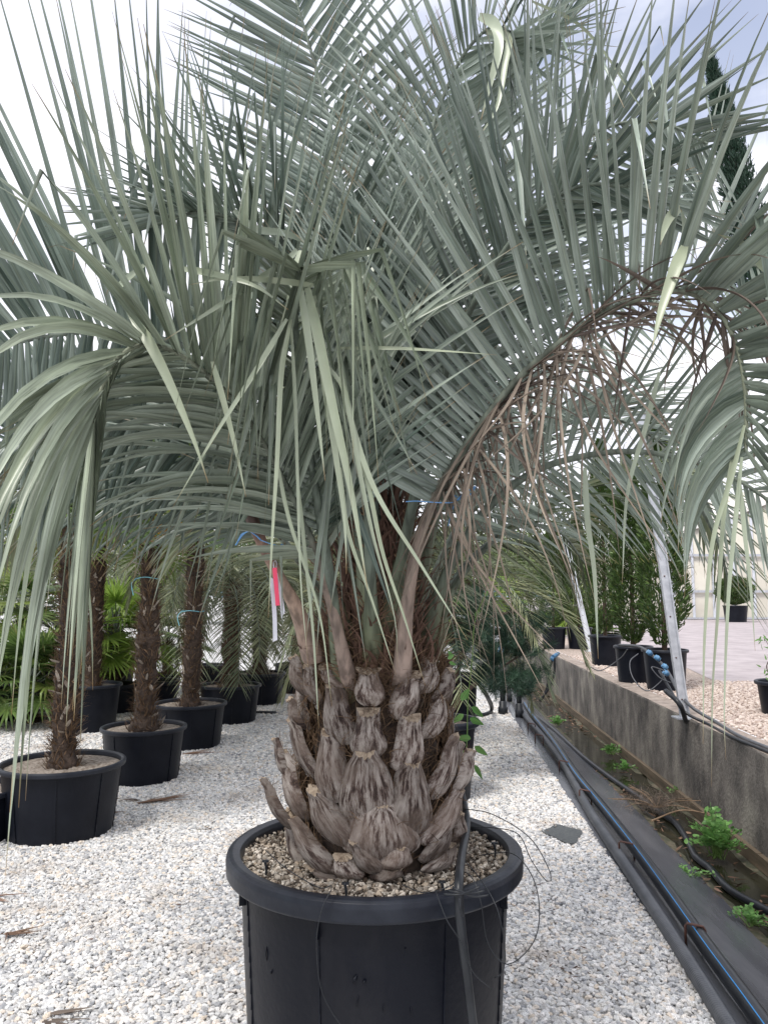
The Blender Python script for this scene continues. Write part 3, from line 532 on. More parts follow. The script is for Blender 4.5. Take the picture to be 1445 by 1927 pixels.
# ================================================================ MAIN PALM
palm = empty('palm_tree', (PX, PY+.02, PH-.04), 'large blue-grey palm with arching fronds growing in the huge front pot', 'palm')
TX, TY = PX+.004, PY+.01
def tr(z): return np.interp(z, [.6, .68, .85, 1.0, 1.15, 1.25, 1.4, 1.6, 1.8], [.195, .205, .20, .19, .178, .165, .12, .09, .05])
mb = MB(); mb.lathe([(tr(z)*random.uniform(.93, 1.0), z) for z in np.arange(.58, 1.85, .02)], (TX, TY, 0), 40); mb.build('trunk', M['trunkdark'], palm)
def boot(top, bot, wt, wm_, thick=.03, tilt=.04, jag=.01):
    """one cut leaf base: top/bot points on the trunk, widths in metres"""
    K, J = 22, 25; top = Vector(top); bot = Vector(bot)
    def outw(p): v = Vector((p.x-TX, p.y-TY, 0)); return v.normalized()
    mb = MB(); V = np.zeros((K, J, 3)); U = np.zeros((K, J, 3)); seed = random.uniform(0, 50)
    ph = [random.uniform(0, 6.28) for _ in range(4)]
    for i in range(K):
        t = i/(K-1); p = bot.lerp(top, t); o = outw(p); sidev = Vector((-o.y, o.x, 0))
        ax = (top-bot).normalized()
        wd = np.interp(t, [0, .06, .16, .32, .5, .72, 1], [.42, .74, .96, 1., .86, .68, .62])*wm_*.5; wd = wd if t < .75 else (wt*.5*(t-.75)/.25+wd*(1-(t-.75)/.25))
        lift_ = .003+.014*math.sin(min(1, t*1.25)*math.pi)+tilt*t**1.25
        th_ = thick*np.interp(t, [0, .1, .3, 1], [.25, .75, 1, .8])
        scoop = max(0, (t-.8)/.2)*min(.022, wt*.35)
        for j in range(J):
            a = math.pi*(j/(J-1)); cx = math.cos(a); sx = math.sin(a)
            edge = 1+.05*math.sin(9*t+ph[0])*(abs(cx) > .8)
            rid = .004*math.sin(2.5*a+ph[1]+2*t)-.010*max(0, 1-abs(cx-.3*math.sin(ph[0]))*9)*(t > .55)*(ph[2] > 2.5)+.0012*math.sin(7*a+ph[2]+t*4)+random.uniform(-.0006, .0006)
            x = cx*wd*edge; R_ = np.hypot(p.x-TX, p.y-TY)
            dep = lift_+th_*(sx**.75-.55)+rid-x*x/(2*max(R_, .12))
            q = p+sidev*x+o*dep
            q -= ax*scoop*sx
            if i == K-1: q += ax*random.uniform(-jag*.5, jag*.5)
            V[i, j] = q; U[i, j] = (cx*wm_*5+seed, t*1.3+seed, 0)
    i = np.arange(K-1)[:, None]*J; j = np.arange(J-1)[None]
    mb.add(V, np.stack([i+j, i+j+1, i+J+j+1, i+J+j], -1).reshape(-1, 4), 0, tint=random.random(), uvw=U)
    # frayed brown fibre along both edges
    e_ = np.concatenate([V[3:-1, 0], V[3:-1, -1]]); m_ = len(e_); ov = np.stack([(e_[:, 0]-TX), (e_[:, 1]-TY), 0*e_[:, 0]], 1)
    blades(mb, e_, np.array(list((top-bot).normalized()))*RS.uniform(.3, 1.2, (m_, 1))+unit(ov)*RS.uniform(-.1, .5, (m_, 1))+RS.normal(0, .35, (m_, 3)), ov+RS.normal(0, .3, (m_, 3)), RS.uniform(.015, .045, m_), np.full(m_, .0018), RS.uniform(0, 8, m_), S=6, mi=2, fold=.2, curl=RS.normal(0, 10, (m_, 3)))
    # cut face: fan to a centre, with a slight hollow, and the back
    rim = V[-1]; c = (rim[0]+rim[-1])/2-np.array(list((top-bot).normalized()*.004)); o = outw(top)
    back = [np.array(list(Vector(rim[k])*1-o*0)) for k in (0, -1)]
    mb.add(np.vstack([rim, c[None]]), [(k+1, k, J) for k in range(J-1)]+[(0, J-1, J)], 1, smooth=False)
    return mb.build('leaf_base', [M['boot'], M['cut'], M['fibre']], palm)
def tpt(px, py, off=0.):
    Y = TY-.2
    for _ in range(8):
        q = at(px, py, Y); r_ = tr(q.z)+off; dx = max(-r_*.93, min(r_*.93, q.x-TX)); Y = TY-math.sqrt(max(r_*r_-dx*dx, 0))
    q = at(px, py, Y); return q
S_ = 2.13/1447
boots = [  # top x, y, bottom x, y, top width px, widest px
 (430, 1190, 560, 1235, 60, 110), (800, 1185, 750, 1228, 75, 130), (620, 1060, 720, 1195, 40, 120), (820, 1080, 800, 1178, 60, 150), (560, 1135, 600, 1222, 70, 130),
 (345, 945, 480, 1195, 60, 170), (1050, 1075, 985, 1185, 70, 150), (1090, 940, 1075, 1060, 30, 80), (1040, 960, 960, 1140, 60, 120),
 (740, 870, 745, 1130, 85, 330), (450, 820, 560, 1065, 70, 210), (1090, 820, 975, 1055, 60, 170), (240, 775, 325, 985, 30, 90), (870, 690, 880, 1020, 65, 170),
 (300, 650, 375, 950, 50, 130), (670, 640, 675, 965, 75, 250), (500, 550, 520, 860, 60, 180), (1130, 640, 1090, 815, 40, 90), (1060, 570, 985, 845, 55, 130),
 (350, 490, 425, 745, 60, 120), (280, 590, 320, 760, 30, 80), (870, 480, 855, 720, 75, 150), (680, 450, 680, 655, 80, 150), (1005, 380, 960, 560, 60, 120), (350, 400, 370, 520, 50, 90), (520, 325, 560, 590, 65, 150),
 (870, 275, 835, 470, 90, 140), (680, 258, 690, 410, 95, 130), (1045, 262, 1000, 390, 60, 100), (960, 212, 940, 350, 75, 110), (425, 235, 440, 400, 70, 110), (360, 205, 385, 360, 40, 80), (500, 250, 540, 330, 60, 90)]
for tx, ty, bx, by, wt, wm_ in boots:
    f = lambda v: v/2.491
    t_, b_ = tpt(420+f(tx), 1150+f(ty), .026), tpt(420+f(bx), 1150+f(by)+14, .02)
    boot(t_, b_, wt/2.491*S_*1.35, wm_/2.491*S_*(1.12 if 900 < bx+tx < 1750 else 1.32), thick=min(.042, .22*wm_/2.491*S_+.018), tilt=.015+(.022 if tx < 260 else 0)+random.uniform(-.006, .008))
for k in range(44):    # the sides and the back of the trunk
    a = (k*137.5) % 360; 
    if 80 < a < 280:
        z0 = .64+k/44*.5; 
        fn = lambda z, r_: Vector((TX+r_*math.sin(rad(a)), TY-r_*math.cos(rad(a)), z)); boot(fn(z0+.17, tr(z0+.17)+.015), fn(z0, tr(z0)+.012), .05, .12, tilt=.045)
# brown fibre between the leaf bases
mb = MB(); m = 5200; a = RS.uniform(-1.9, 1.9, m); z = np.where(RS.rand(m) < .45, RS.uniform(1.18, 1.36, m), RS.uniform(.80, 1.25, m)); rr = np.array([tr(q) for q in z])+RS.uniform(.0, .045, m)
P = np.stack([TX+rr*np.sin(a), TY-rr*np.cos(a), z], 1); Tn = np.stack([np.cos(a), np.sin(a), 0*a], 1); On = np.stack([np.sin(a), -np.cos(a), 0*a], 1)
D = Tn*RS.normal(0, 1, (m, 1))+np.array([0, 0, 1.])*RS.normal(.1, .8, (m, 1))+On*RS.uniform(0, .35, (m, 1))
blades(mb, P, D, On+RS.normal(0, .4, (m, 3)), RS.uniform(.03, .11, m), np.full(m, .0022), RS.uniform(0, 9, m), S=8, fold=.2, curl=RS.normal(0, 14, (m, 3))-On*6)
o = mb.build('fibre', M['fibre'], palm); o['kind'] = 'stuff'
mb = MB(); m = 520  # dead sheath strips standing between the stalks
a = RS.uniform(-1.7, 1.7, m); z = RS.uniform(1.2, 1.75, m); rr = np.array([tr(q) for q in z])+.01; P = np.stack([TX+rr*np.sin(a), TY-rr*np.cos(a), z], 1); On = np.stack([np.sin(a), -np.cos(a), 0*a], 1)
blades(mb, P, On*RS.uniform(.1, .7, (m, 1))+np.array([0, 0, 1.])+RS.normal(0, .2, (m, 3)), np.stack([np.cos(a), np.sin(a), 0*a], 1), RS.uniform(.07, .2, m), RS.uniform(.006, .02, m), RS.uniform(0, 5, m), S=8, curl=RS.normal(0, 5, (m, 3)))
o = mb.build('dead_sheath', M['deadred'], palm)

A = lambda *L: [at(*q) for q in L]
# ---- fronds; each is a stalk curve given in real depth, then leaflets off both edges
# right arching frond over brown withered leaflets
frond(palm, A((748,1305,2.2),(757,1255,2.14),(765,1150,2.09),(790,1010,2.03),(850,880,1.97),(960,728,1.90),(1075,628,1.83),(1190,565,1.77),(1280,548,1.72),(1345,580,1.68),(1385,650,1.65),(1402,740,1.63),(1403,850,1.62)),
      n=88, start=.36, L=.74, ang=(84, 48), lift=((-10, -15, -10, -30), (-6, -4, -12, -18, -30)), droop=((.5, 2, 9, 12), (.05, .08, .12, 1.6, 2.6)), lenmul=(.62, 1), wd=0.0264, kinkp=(.05, .05), pet='pet_tan', dead=(-1, .0, .80), n0=(0, 1, .1), r=(.034, .017, .011, .004), label='arching frond with pinkish tan stalk', tiplen=.75, warmtip=.12, kinkat=(.3, .6))
# the others on the right, lower
frond(palm, A((800,1215,2.28),(840,1080,2.28),(910,965,2.26),(1000,890,2.24),(1100,858,2.2),(1200,850,2.15),(1300,868,2.1),(1390,905,2.05),(1470,960,2.0)), n=46, start=.33, L=.62, lift=(5, 5), droop=(1.9, .5), ang=(66, 35), warm=.02, n0=(0, 1, .5), wd=0.0200, lenmul=(.72, 1))
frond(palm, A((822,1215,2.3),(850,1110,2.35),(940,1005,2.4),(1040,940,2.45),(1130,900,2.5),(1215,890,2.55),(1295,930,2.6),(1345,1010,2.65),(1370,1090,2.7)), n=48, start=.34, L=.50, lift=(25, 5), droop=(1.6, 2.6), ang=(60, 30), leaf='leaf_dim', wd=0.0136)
frond(palm, A((790,1225,2.4),(815,1090,2.6),(880,960,2.8),(970,850,3.0),(1060,790,3.1),(1160,790,3.2),(1250,840,3.3),(1310,920,3.3)), n=73, start=.34, L=.6, lift=(30, 10), droop=(.8, 1.6))
# left: near frond that hangs over in front, leaflets to the left
frond(palm, A((664,1300,2.2),(650,1250,2.14),(622,1130,2.07),(590,1030,2.0),(530,900,1.9),(455,775,1.78),(370,690,1.68),(290,650,1.6),(228,668,1.54),(190,735,1.5),(172,800,1.47)),
      n=71, start=.36, L=.74, ang=(50, 12), lift=((35, 30, 20, 0), (12, 15, 15, 0)), droop=((1.2, 1.6, 3.2, 7), (.05, .1, .5, 7)), lenmul=(.85, 1), wd=0.0272, kinkp=(.25, .05), pet='pet_tan', n0=(0, -1, .7), tiplen=1.1, warm=.12, warmtip=.30, r=(.032, .016, .010, .004), label='near left frond with long leaflets hanging from its end')
# left, behind it, tall upright leaflets
frond(palm, A((680,1200,2.28),(650,1010,2.25),(590,850,2.2),(490,730,2.14),(370,660,2.07),(240,625,2.0),(110,630,1.94),(-30,660,1.9)), n=76, start=.36, L=.92, ang=(84, 62), lift=(15, -4), droop=(1.4, .03), wd=0.0304, n0=(0, -1, .12), kinkp=.02, prof=[.7, .9, 1, 1, 1], tiplen=1, lenmul=(.7, 1))
frond(palm, A((660,1215,2.25),(600,1060,2.3),(520,955,2.35),(420,885,2.4),(310,842,2.42),(180,812,2.45),(60,815,2.45),(-60,870,2.45)), n=78, start=.3, L=.6, ang=(62, 40), lift=(15, 30), droop=(1.8, .5), wd=0.0232, n0=(0, -1, .8))
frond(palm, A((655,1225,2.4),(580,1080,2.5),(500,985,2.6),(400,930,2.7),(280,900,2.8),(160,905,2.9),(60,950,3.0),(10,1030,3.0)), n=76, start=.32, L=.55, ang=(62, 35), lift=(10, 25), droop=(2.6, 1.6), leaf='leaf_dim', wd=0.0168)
# centre front: rachis facing the camera, tip folded over
frond(palm, A((640,1235,2.15),(622,1100,2.05),(600,960,1.95),(578,820,1.87),(563,700,1.80),(557,610,1.74),(556,550,1.68),(560,515,1.62),(568,505,1.56)), n=49, start=.42, L=.62, ang=(62, 40), lift=(10, 10), droop=((.3, .3, 1, 1), (.3, .3, 1, 1)), wd=0.0240, kinkp=((.1, .5, 1., 1.), (.1, .5, 1., 1.)), kinkat=(.06, .30), tiplen=1., n0=(0, 1, .35), warm=.05, warmtip=.3)
frond(palm, A((700,1190,2.15),(695,1030,2.1),(690,880,2.05),(686,740,2.0),(684,640,1.94),(684,560,1.9),(690,490,1.84)), n=37, start=.5, L=.5, ang=(40, 16), lift=(25, 25), droop=(.3, .3), wd=0.0224, kinkp=.4, kinkat=(.2, .6), n0=(0, 1, .3), warm=.04)
# upward fronds
frond(palm, A((725,1180,2.25),(738,960,2.3),(757,640,2.36),(785,430,2.4),(812,250,2.42),(848,150,2.4),(880,92,2.35),(925,50,2.28),(960,60,2.2)), n=85, start=.30, L=.70, ang=(60, 40), lift=(12, 12), droop=((.15, .2, .6), (.15, .2, .6)), wd=0.0248, n0=(-.2, -1, .2), kinkp=.10, kinkat=(.2, .6), tiplen=.7, r=(.032, .02, .014, .004))
frond(palm, A((705,1180,2.3),(700,950,2.4),(682,680,2.5),(655,420,2.6),(632,290,2.65),(603,160,2.7),(566,30,2.7),(530,-90,2.7)), n=90, start=.28, L=.74, ang=(60, 36), lift=(8, 8), droop=(.1, .1), wd=0.0248, n0=(0, -1, .2))
frond(palm, A((690,1190,2.2),(672,980,2.2),(640,780,2.2),(600,620,2.15),(545,500,2.1),(470,430,2.0),(390,400,1.92),(310,410,1.85)), n=73, start=.36, L=.66, ang=(56, 28), lift=(20, 28), droop=(.5, .1), wd=0.0248, n0=(.3, .2, .5), kinkp=.08)
frond(palm, A((745,1180,2.35),(775,930,2.45),(830,720,2.55),(890,560,2.6),(965,410,2.62),(1050,300,2.6),(1140,240,2.55),(1240,230,2.45),(1330,270,2.4)), n=85, start=.32, L=.68, ang=(64, 34), lift=(20, 20), droop=(.8, .15), wd=0.0240, n0=(-.2, 1, .4))
# right, tall leaflets against the sky
frond(palm, A((765,1190,2.4),(830,940,2.5),(930,740,2.6),(1040,620,2.65),(1160,540,2.65),(1290,500,2.6),(1420,500,2.55),(1540,540,2.5)), n=58, start=.32, L=.98, ang=(80, 50), lift=(5, 5), droop=(1., .03), wd=0.0272, n0=(0, 1, .15), prof=[.7, .9, 1, .95, 1], tiplen=.9, lenmul=(.38, 1))
frond(palm, A((735,1170,2.2),(770,980,2.12),(810,800,2.05),(860,640,1.98),(930,500,1.9),(1010,400,1.82),(1090,350,1.76),(1180,350,1.7)), n=73, start=.38, L=.66, ang=(60, 30), lift=(28, 22), droop=(.2, .3), wd=0.0240, n0=(-.2, 1, .5))
# behind the crown
for pts, L_, lf in ((A((730,1170,2.45),(760,850,2.65),(830,560,2.8),(900,330,2.9),(985,150,2.95),(1080,30,2.95),(1180,-60,2.95)), .75, (20, 20)), (A((715,1180,2.3),(705,980,2.25),(715,800,2.22),(735,640,2.2),(765,500,2.15),(800,400,2.1)), .5, (25, 25))):
    frond(palm, pts, n=73, start=.32, L=L_, ang=(62, 34), lift=lf, droop=(.2, .2), wd=0.0224)

# low hanging fronds that fill the space under the crown
for pts, L_, dr, n0_ in ((A((660,1190,2.6),(620,1080,2.8),(560,990,3.0),(490,950,3.1),(410,960,3.2),(350,1020,3.3)), .5, (2.6, 2.), (0, -1, .8)),
      (A((800,1200,2.5),(850,1100,2.7),(910,1030,2.9),(980,990,3.0),(1050,1000,3.1),(1100,1060,3.2)), .48, (2., 2.6), (0, 1, .8)), (A((790,1190,2.6),(830,1060,2.9),(890,960,3.1),(960,920,3.3),(1040,930,3.4),(1110,990,3.5)), .5, (2., 2.4), (0, 1, .8)),
      (A((690,1190,2.6),(670,1050,2.9),(620,900,3.2),(560,820,3.3),(480,800,3.4),(400,840,3.5)), .5, (1.6, 1.2), (0, -1, .8)), (A((740,1190,2.6),(770,1020,3.0),(800,900,3.2),(860,810,3.4),(940,790,3.5),(1010,840,3.6)), .5, (1.2, 1.8), (0, 1, .8))):
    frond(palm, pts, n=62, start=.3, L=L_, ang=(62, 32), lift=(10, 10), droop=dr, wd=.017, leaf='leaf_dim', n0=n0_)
# cut-off dead stalk on the left
sp = A((590,1240,2.2),(560,1150,2.12),(525,1085,2.06),(492,1020,2.0),(468,958,1.95)); mb = MB(); mb.tube(sp, [.036, .026, .019, .016, .02], 10, flat=.7)
mb.build('cut_stalk', M['pet_stub'], palm)
#sp2 = A((578,1262,2.2),(585,1200,2.16),(590,1150,2.14)); mb = MB(); mb.tube(sp2, [.05, .04, .03], 10, flat=.6); mb.build('cut_stalk', M['pet_stub'], palm)

# single bent or broken leaflets that hang free in front of the crown
def bent(pts, wpx, warm=.3, tint=.8):
    P, Ln = spline(np.array([list(at(*q)) for q in pts]), 26); T = unit(np.gradient(P, axis=0)); v = unit(P-np.array([0, 0, EYE])); Wv = unit(np.cross(T, v)); Nv = np.cross(T, Wv)
    ph = RS.uniform(-.5, .5)+np.linspace(0, RS.uniform(-.6, .6), 26); Wv = np.cos(ph)[:, None]*Wv+np.sin(ph)[:, None]*Nv
    s_ = np.linspace(0, 1, 26); wd = wpx/1447*pts[0][2]*np.minimum(.55+s_*3, 1)*np.clip(1-s_**1.9, .04, 1); Nv = np.cross(T, Wv)
    V = np.stack([P-Wv*wd[:, None]*.5, P-Nv*wd[:, None]*.16, P+Wv*wd[:, None]*.5], 1); i = np.arange(25)[:, None]*3
    mb = MB(); mb.add(V, np.concatenate([np.concatenate([i, i+1, i+4, i+3], 1), np.concatenate([i+1, i+2, i+5, i+4], 1)]), 0, tint, np.repeat(s_, 3), warm); mb.build('bent_leaflet', M['leaf'], palm)
for pts, w9, wm9 in ((((235,566,1.6),(262,610,1.57),(310,700,1.54),(362,820,1.52),(392,908,1.52)), 27, .6), (((272,498,1.7),(225,540,1.62),(238,575,1.58),(290,660,1.56),(340,760,1.55)), 16, .3),
    (((1288,462,1.62),(1272,500,1.6),(1245,580,1.58),(1226,658,1.57)), 30, .75), (((1280,392,1.62),(1262,405,1.6),(1250,430,1.6),(1242,460,1.6)), 26, .6), (((1287,470,1.66),(1290,430,1.66),(1280,393,1.64)), 26, .0),
    (((578,540,1.6),(596,620,1.58),(625,760,1.57),(662,930,1.57),(692,1110,1.57)), 27, .4), (((590,556,1.62),(606,680,1.6),(628,830,1.6),(648,980,1.6),(652,1080,1.6)), 24, .35), (((565,536,1.6),(582,650,1.58),(600,800,1.58),(612,905,1.58)), 22, .4),
    (((618,690,1.62),(650,740,1.6),(672,860,1.6),(700,1000,1.6),(742,1160,1.6),(748,1262,1.6)), 18, .35), (((636,660,1.65),(655,770,1.62),(705,920,1.6),(790,1060,1.6),(880,1205,1.6)), 17, .4), (((650,760,1.66),(690,900,1.62),(720,1040,1.62),(760,1160,1.62),(800,1290,1.62)), 14, .5),
    (((640,880,1.7),(655,1000,1.68),(700,1130,1.66),(745,1270,1.66)), 12, .5), (((340,505,1.55),(400,515,1.52),(480,538,1.5),(543,583,1.5)), 20, .45), (((590,537,1.6),(520,528,1.56),(430,524,1.53),(355,536,1.52)), 18, .5), (((560,470,1.7),(528,500,1.66),(480,530,1.6),(420,570,1.55),(310,640,1.5)), 20, .3),
    (((548,600,1.62),(530,700,1.6),(522,860,1.6),(512,1020,1.6),(505,1163,1.6)), 15, .55), (((548,610,1.66),(556,760,1.64),(560,900,1.64),(566,1090,1.64),(580,1250,1.64)), 10, .4), (((400,680,1.6),(425,770,1.58),(445,850,1.58),(463,935,1.58)), 18, .6), (((540,600,1.6),(480,700,1.56),(410,810,1.54),(325,955,1.53)), 15, .4),
    (((520,860,1.7),(545,980,1.68),(600,1150,1.68),(625,1330,1.68)), 11, .4), (((560,900,1.75),(575,1050,1.73),(590,1200,1.72),(600,1372,1.72)), 11, .3), (((900,30,2.2),(930,45,2.15),(938,90,2.12),(920,165,2.1),(905,225,2.1)), 26, .3), (((915,60,2.2),(955,70,2.15),(950,120,2.12),(935,200,2.1),(898,262,2.1)), 22, .45), (((568,470,1.75),(556,520,1.7),(540,585,1.68),(516,640,1.66)), 26, .5),
    (((1445,512,1.6),(1420,480,1.6),(1390,455,1.6),(1350,441,1.6)), 26, .6), (((690,465,1.9),(700,530,1.86),(708,620,1.84),(700,700,1.84)), 22, .2), (((640,655,1.7),(740,655,1.68),(830,660,1.68),(935,668,1.68)), 11, .7), (((440,395,1.9),(480,430,1.9),(540,440,1.9),(595,470,1.95),(600,520,2)), 22, .0),
    (((1000,2,2.2),(1080,40,2.2),(1130,90,2.2),(1180,165,2.2),(1230,240,2.2)), 9, .6), (((1390,900,1.6),(1400,1000,1.6),(1412,1110,1.6),(1420,1225,1.6)), 13, .3), (((1400,800,1.62),(1375,900,1.6),(1340,1020,1.6),(1325,1200,1.6),(1322,1400,1.6)), 13, .5), (((1380,840,1.64),(1360,980,1.62),(1350,1150,1.62),(1340,1300,1.62),(1338,1480,1.62)), 13, .5), (((1395,860,1.6),(1385,960,1.6),(1370,1120,1.6),(1362,1330,1.6),(1365,1430,1.6)), 12, .3),
    (((1240,700,2.0),(1215,800,2.0),(1180,930,2.0),(1170,1100,2.0)), 14, .1), (((1100,880,2.0),(1105,980,2.0),(1118,1080,2.0),(1125,1240,2.0)), 16, .1)):
    bent(pts, w9*(.74 if w9 < 26 else .86), wm9*.8)

# ================================================================ THINGS ON THE BIG POT
mb = MB(); P = [at(862,1470,2.47), at(872,1511,2.44), at(878,1555,2.33), at(869,1608,2.12), at(864,1650,1.955), at(863,1685,1.915), at(867,1744,1.915), at(878,1835,1.93), at(889,1927,1.95), at(900,2010,1.97)]
mb.tube(P, .0115, 12); mb.top('water_pipe', M['hose'], 'black water pipe tied over the rim of the huge front pot', 'pipe')
mb = MB(); c = at(863,1678,1.905)
for k in range(3): mb.tube([c+Vector((-.035+.01*k, -.004, .008*k-.004)), c+Vector((0, -.016, .004*k)), c+Vector((.035, -.002, .006-.008*k)), c+Vector((.05+.01*k, .0, .012-.01*k))], .0028, 6)
mb.tube([c+Vector((0, -.014, -.01)), c+Vector((.002, -.02, -.03)), c+Vector((.008, -.012, -.05))], .0025, 6)
mb.top('cable_tie', M['hose'], 'black tie knotted round the pipe at the front pot rim', 'cable tie')
for lab, pts in (('thin black drip tube looping far out right of the front pot', [(872,1522,2.4),(925,1532,2.35),(995,1575,2.2),(1034,1640,2.1),(1030,1660,2.1),(1000,1620,2.15),(975,1570,2.25),(930,1558,2.3),(885,1557,2.32)]),
                 ('thin black drip tube in a big loop over the right pot wall', [(900,1610,2.3),(960,1605,2.2),(996,1640,2.05),(1014,1700,1.98),(1005,1770,1.95),(955,1815,1.93),(918,1775,1.93),(905,1700,1.93),(890,1655,1.96),(868,1640,2.0),(850,1665,1.97),(800,1680,1.98),(757,1665,2.02)]),
                 ('thin black drip tube hanging straight from the knotted tie', [(865,1610,2.1),(900,1650,1.99),(935,1710,1.91),(950,1790,1.91),(945,1830,1.92),(930,1840,1.93)]),
                 ('thin black drip tube hanging down the left front of the pot', [(500,1600,2.2),(540,1635,2.1),(600,1670,1.98),(625,1668,1.93),(606,1710,1.90),(596,1770,1.90),(602,1850,1.91),(622,1900,1.92),(650,1940,1.93)]),
                 ('thin black drip tube crossing the pipe below the knot', [(820,1678,1.93),(840,1730,1.90),(868,1775,1.895),(890,1830,1.9),(925,1862,1.91)])):
    mb = MB(); mb.tube([at(*q) for q in pts], .0014, 5); mb.top('drip_tube', M['hose'], lab, 'tube')
for px, py, Y, lab in ((500,1625,2.15,'small black dripper stake in the potting grains at the left'), (650,1668,1.99,'small black dripper stake at the front of the potting grains'), (832,1652,2.0,'small black dripper stake left of the water pipe'), (930,1580,2.3,'small black dripper stake in the right of the pot')):
    mb = MB(); p = at(px, py, Y); p.z = PH-.035; mb.tube([p, p+Vector((.002, 0, .03)), p+Vector((-.002, 0, .05))], [.002, .003, .004], 6); mb.box(p+Vector((0, 0, .05)), (.018, .005, .006)); mb.top('dripper_stake', M['hose'], lab, 'dripper stake', 'dripper stakes')

# tag with ribbons
tg = empty('plant_tag', at(519,1145,1.90), 'bright pink plastic plant tag with white ribbons hanging from the cut stalk', 'tag')
def card(name, quad, m, Y, parent, seg=1):
    mb = MB(); n = 10; L0, R0, R1, L1 = [at(x, y, Y) for x, y in quad]; V = []
    for i in range(n+1):
        t = i/n
        for j, (a_, b_) in enumerate(((L0, L1), (R0, R1))):
            p = a_.lerp(b_, t); p.y += .008*math.sin(t*5+Y*9+j*.8)*seg
            V.append(p)
    F2 = [(2*i, 2*i+1, 2*i+3, 2*i+2) for i in range(n)]; V = [tuple(v) for v in V]; V2 = [(x, y+.0008, z) for x, y, z in V]
    mb.add(V, F2); mb.add(V2, [f[::-1] for f in F2]); return mb.build(name, m, parent)
card('tag_strip', ((513,1069),(521,1068),(527,1139),(519,1140)), M['pink'], 1.895, tg, .1)
card('ribbon', ((509,1085),(516,1090),(523,1204),(514,1208)), M['ribbon'], 1.905, tg)
card('ribbon', ((519,1078),(523,1078),(537,1150),(530,1165)), M['ribbon'], 1.91, tg)
mb = MB(); mb.tube([at(516,1072,1.90), at(515,1060,1.905), at(519,1055,2.0), at(521,1062,2.0), at(519,1074,1.90)], .0012, 5); mb.build('string', M['ribbon'], tg)
def tie(lab, *paths):
    mb = MB()
    for p in paths: mb.tube([at(*q) for q in p], .0032, 6, flat=.4)
    mb.top('string_tie', M['bluetie'], lab, 'tie')
tie('blue tie looped around the cut stalk above the pink tag', [(444,1026,1.98),(456,1008,1.97),(468,1000,1.96),(480,1006,1.94),(492,1017,1.94)], [(468,1000,1.96),(455,1006,1.99),(447,1022,1.98)], [(492,1017,1.94),(512,1024,1.95),(532,1028,1.97),(530,1024,1.99)])
tie('blue tie knotted between the stalks right of the crown', [(763,944,1.95),(785,943,1.95),(830,946,1.94),(856,944,2.0),(870,930,2.05),(890,920,2.1),(895,918,2.12)], [(860,936,2.0),(852,930,2.0)], [(843,990,2.0),(850,962,2.0),(862,938,2.0),(893,916,2.1),(885,930,2.1),(862,940,2.0)])

# ================================================================ PIPES BESIDE THE TERRACE
def memhit(px, py, up=0.): p = hit(px, py, MEM_P, MEM_N); return p+MEM_N*up
def corr(mb, pts, r, pitch=.012):
    P, Ln = spline(np.array([list(p) for p in pts]), 60); n = int(Ln/pitch)*3; P, _ = spline(P[::6], n); rr = r*(1+.06*np.sin(np.arange(n)*2*math.pi/3)); mb.tube(P, rr, 12, fine=False)
mb = MB(); corr(mb, [gz(x, y, .03) for x, y in ((1450,2060),(1345,1900),(1250,1740),(1160,1605),(1100,1513),(1078,1470),(1042,1412),(1004,1366),(976,1332),(966,1300))], .029, .014)
mb.top('corrugated_conduit', M['conduit'], 'grey corrugated conduit lying along the edge of the white gravel', 'conduit')
bp_ = [(1520,2060),(1412,1905),(1332,1795),(1262,1695),(1202,1612),(1132,1522),(1084,1463),(1042,1400),(1004,1352),(988,1328)]
t = empty('main_pipe', gz(1262, 1695, .0), 'thick black water main with a thin blue line along it', 'pipe')
mb = MB(); C_ = [gz(x, y, .03)+Vector((0, 0, .018)) for x, y in bp_]; mb.tube(C_, .033, 14); mb.build('pipe_wall', M['hose'], t)
mb = MB(); mb.tube([p+Vector((-.017, -.006, .0285)) for p in C_], .0022, 6); mb.build('blue_line', M['bluestripe'], t)
mb = MB(); mb.tube([Vector((q.x, q.y, max(q.z, -.25))) for q in (memhit(x, y, .022) for x, y in ((1500,1790),(1442,1745),(1372,1693),(1332,1650),(1307,1628),(1290,1600),(1268,1572),(1245,1553),(1200,1515),(1146,1470),(1097,1429),(1048,1383),(1010,1352),(988,1335)))], .022, 12)
mb.top('water_hose', M['hose'], 'black water hose wandering down the membrane beside the ditch', 'hose')
for k, (px, py, sz_) in enumerate(((1298,1762,1), (1171,1600,1), (1095,1497,1), (1056,1440,1), (1010,1388,1), (996,1366,1))):
    p = gz(px, py+6, .03); mb = MB(); h = .058*sz_; d_ = LD*.040+Vector((0, 0, -.008)); p = p+LD*.022; mb.tube([p-d_+Vector((0, 0, -.05)), p-d_+Vector((0, 0, h-.01)), p-d_*.8+Vector((0, 0, h)), p+d_*.8+Vector((0, 0, h)), p+d_+Vector((0, 0, h-.012)), p+d_+Vector((0, 0, -.06))], .0055, 7, fine=False)
    mb.top('pipe_staple', M['rust'], ['rusty steel staple over the blue-lined pipe, nearest and largest', 'rusty steel staple over the pipe, second nearest', 'rusty steel staple over the pipe, third nearest', 'rusty staple with a dark knob beside it, fourth nearest', 'rusty staple over the pipe, fifth nearest', 'rusty staple over the pipe, the farthest one'][k], 'staple', 'staples holding the pipe down')
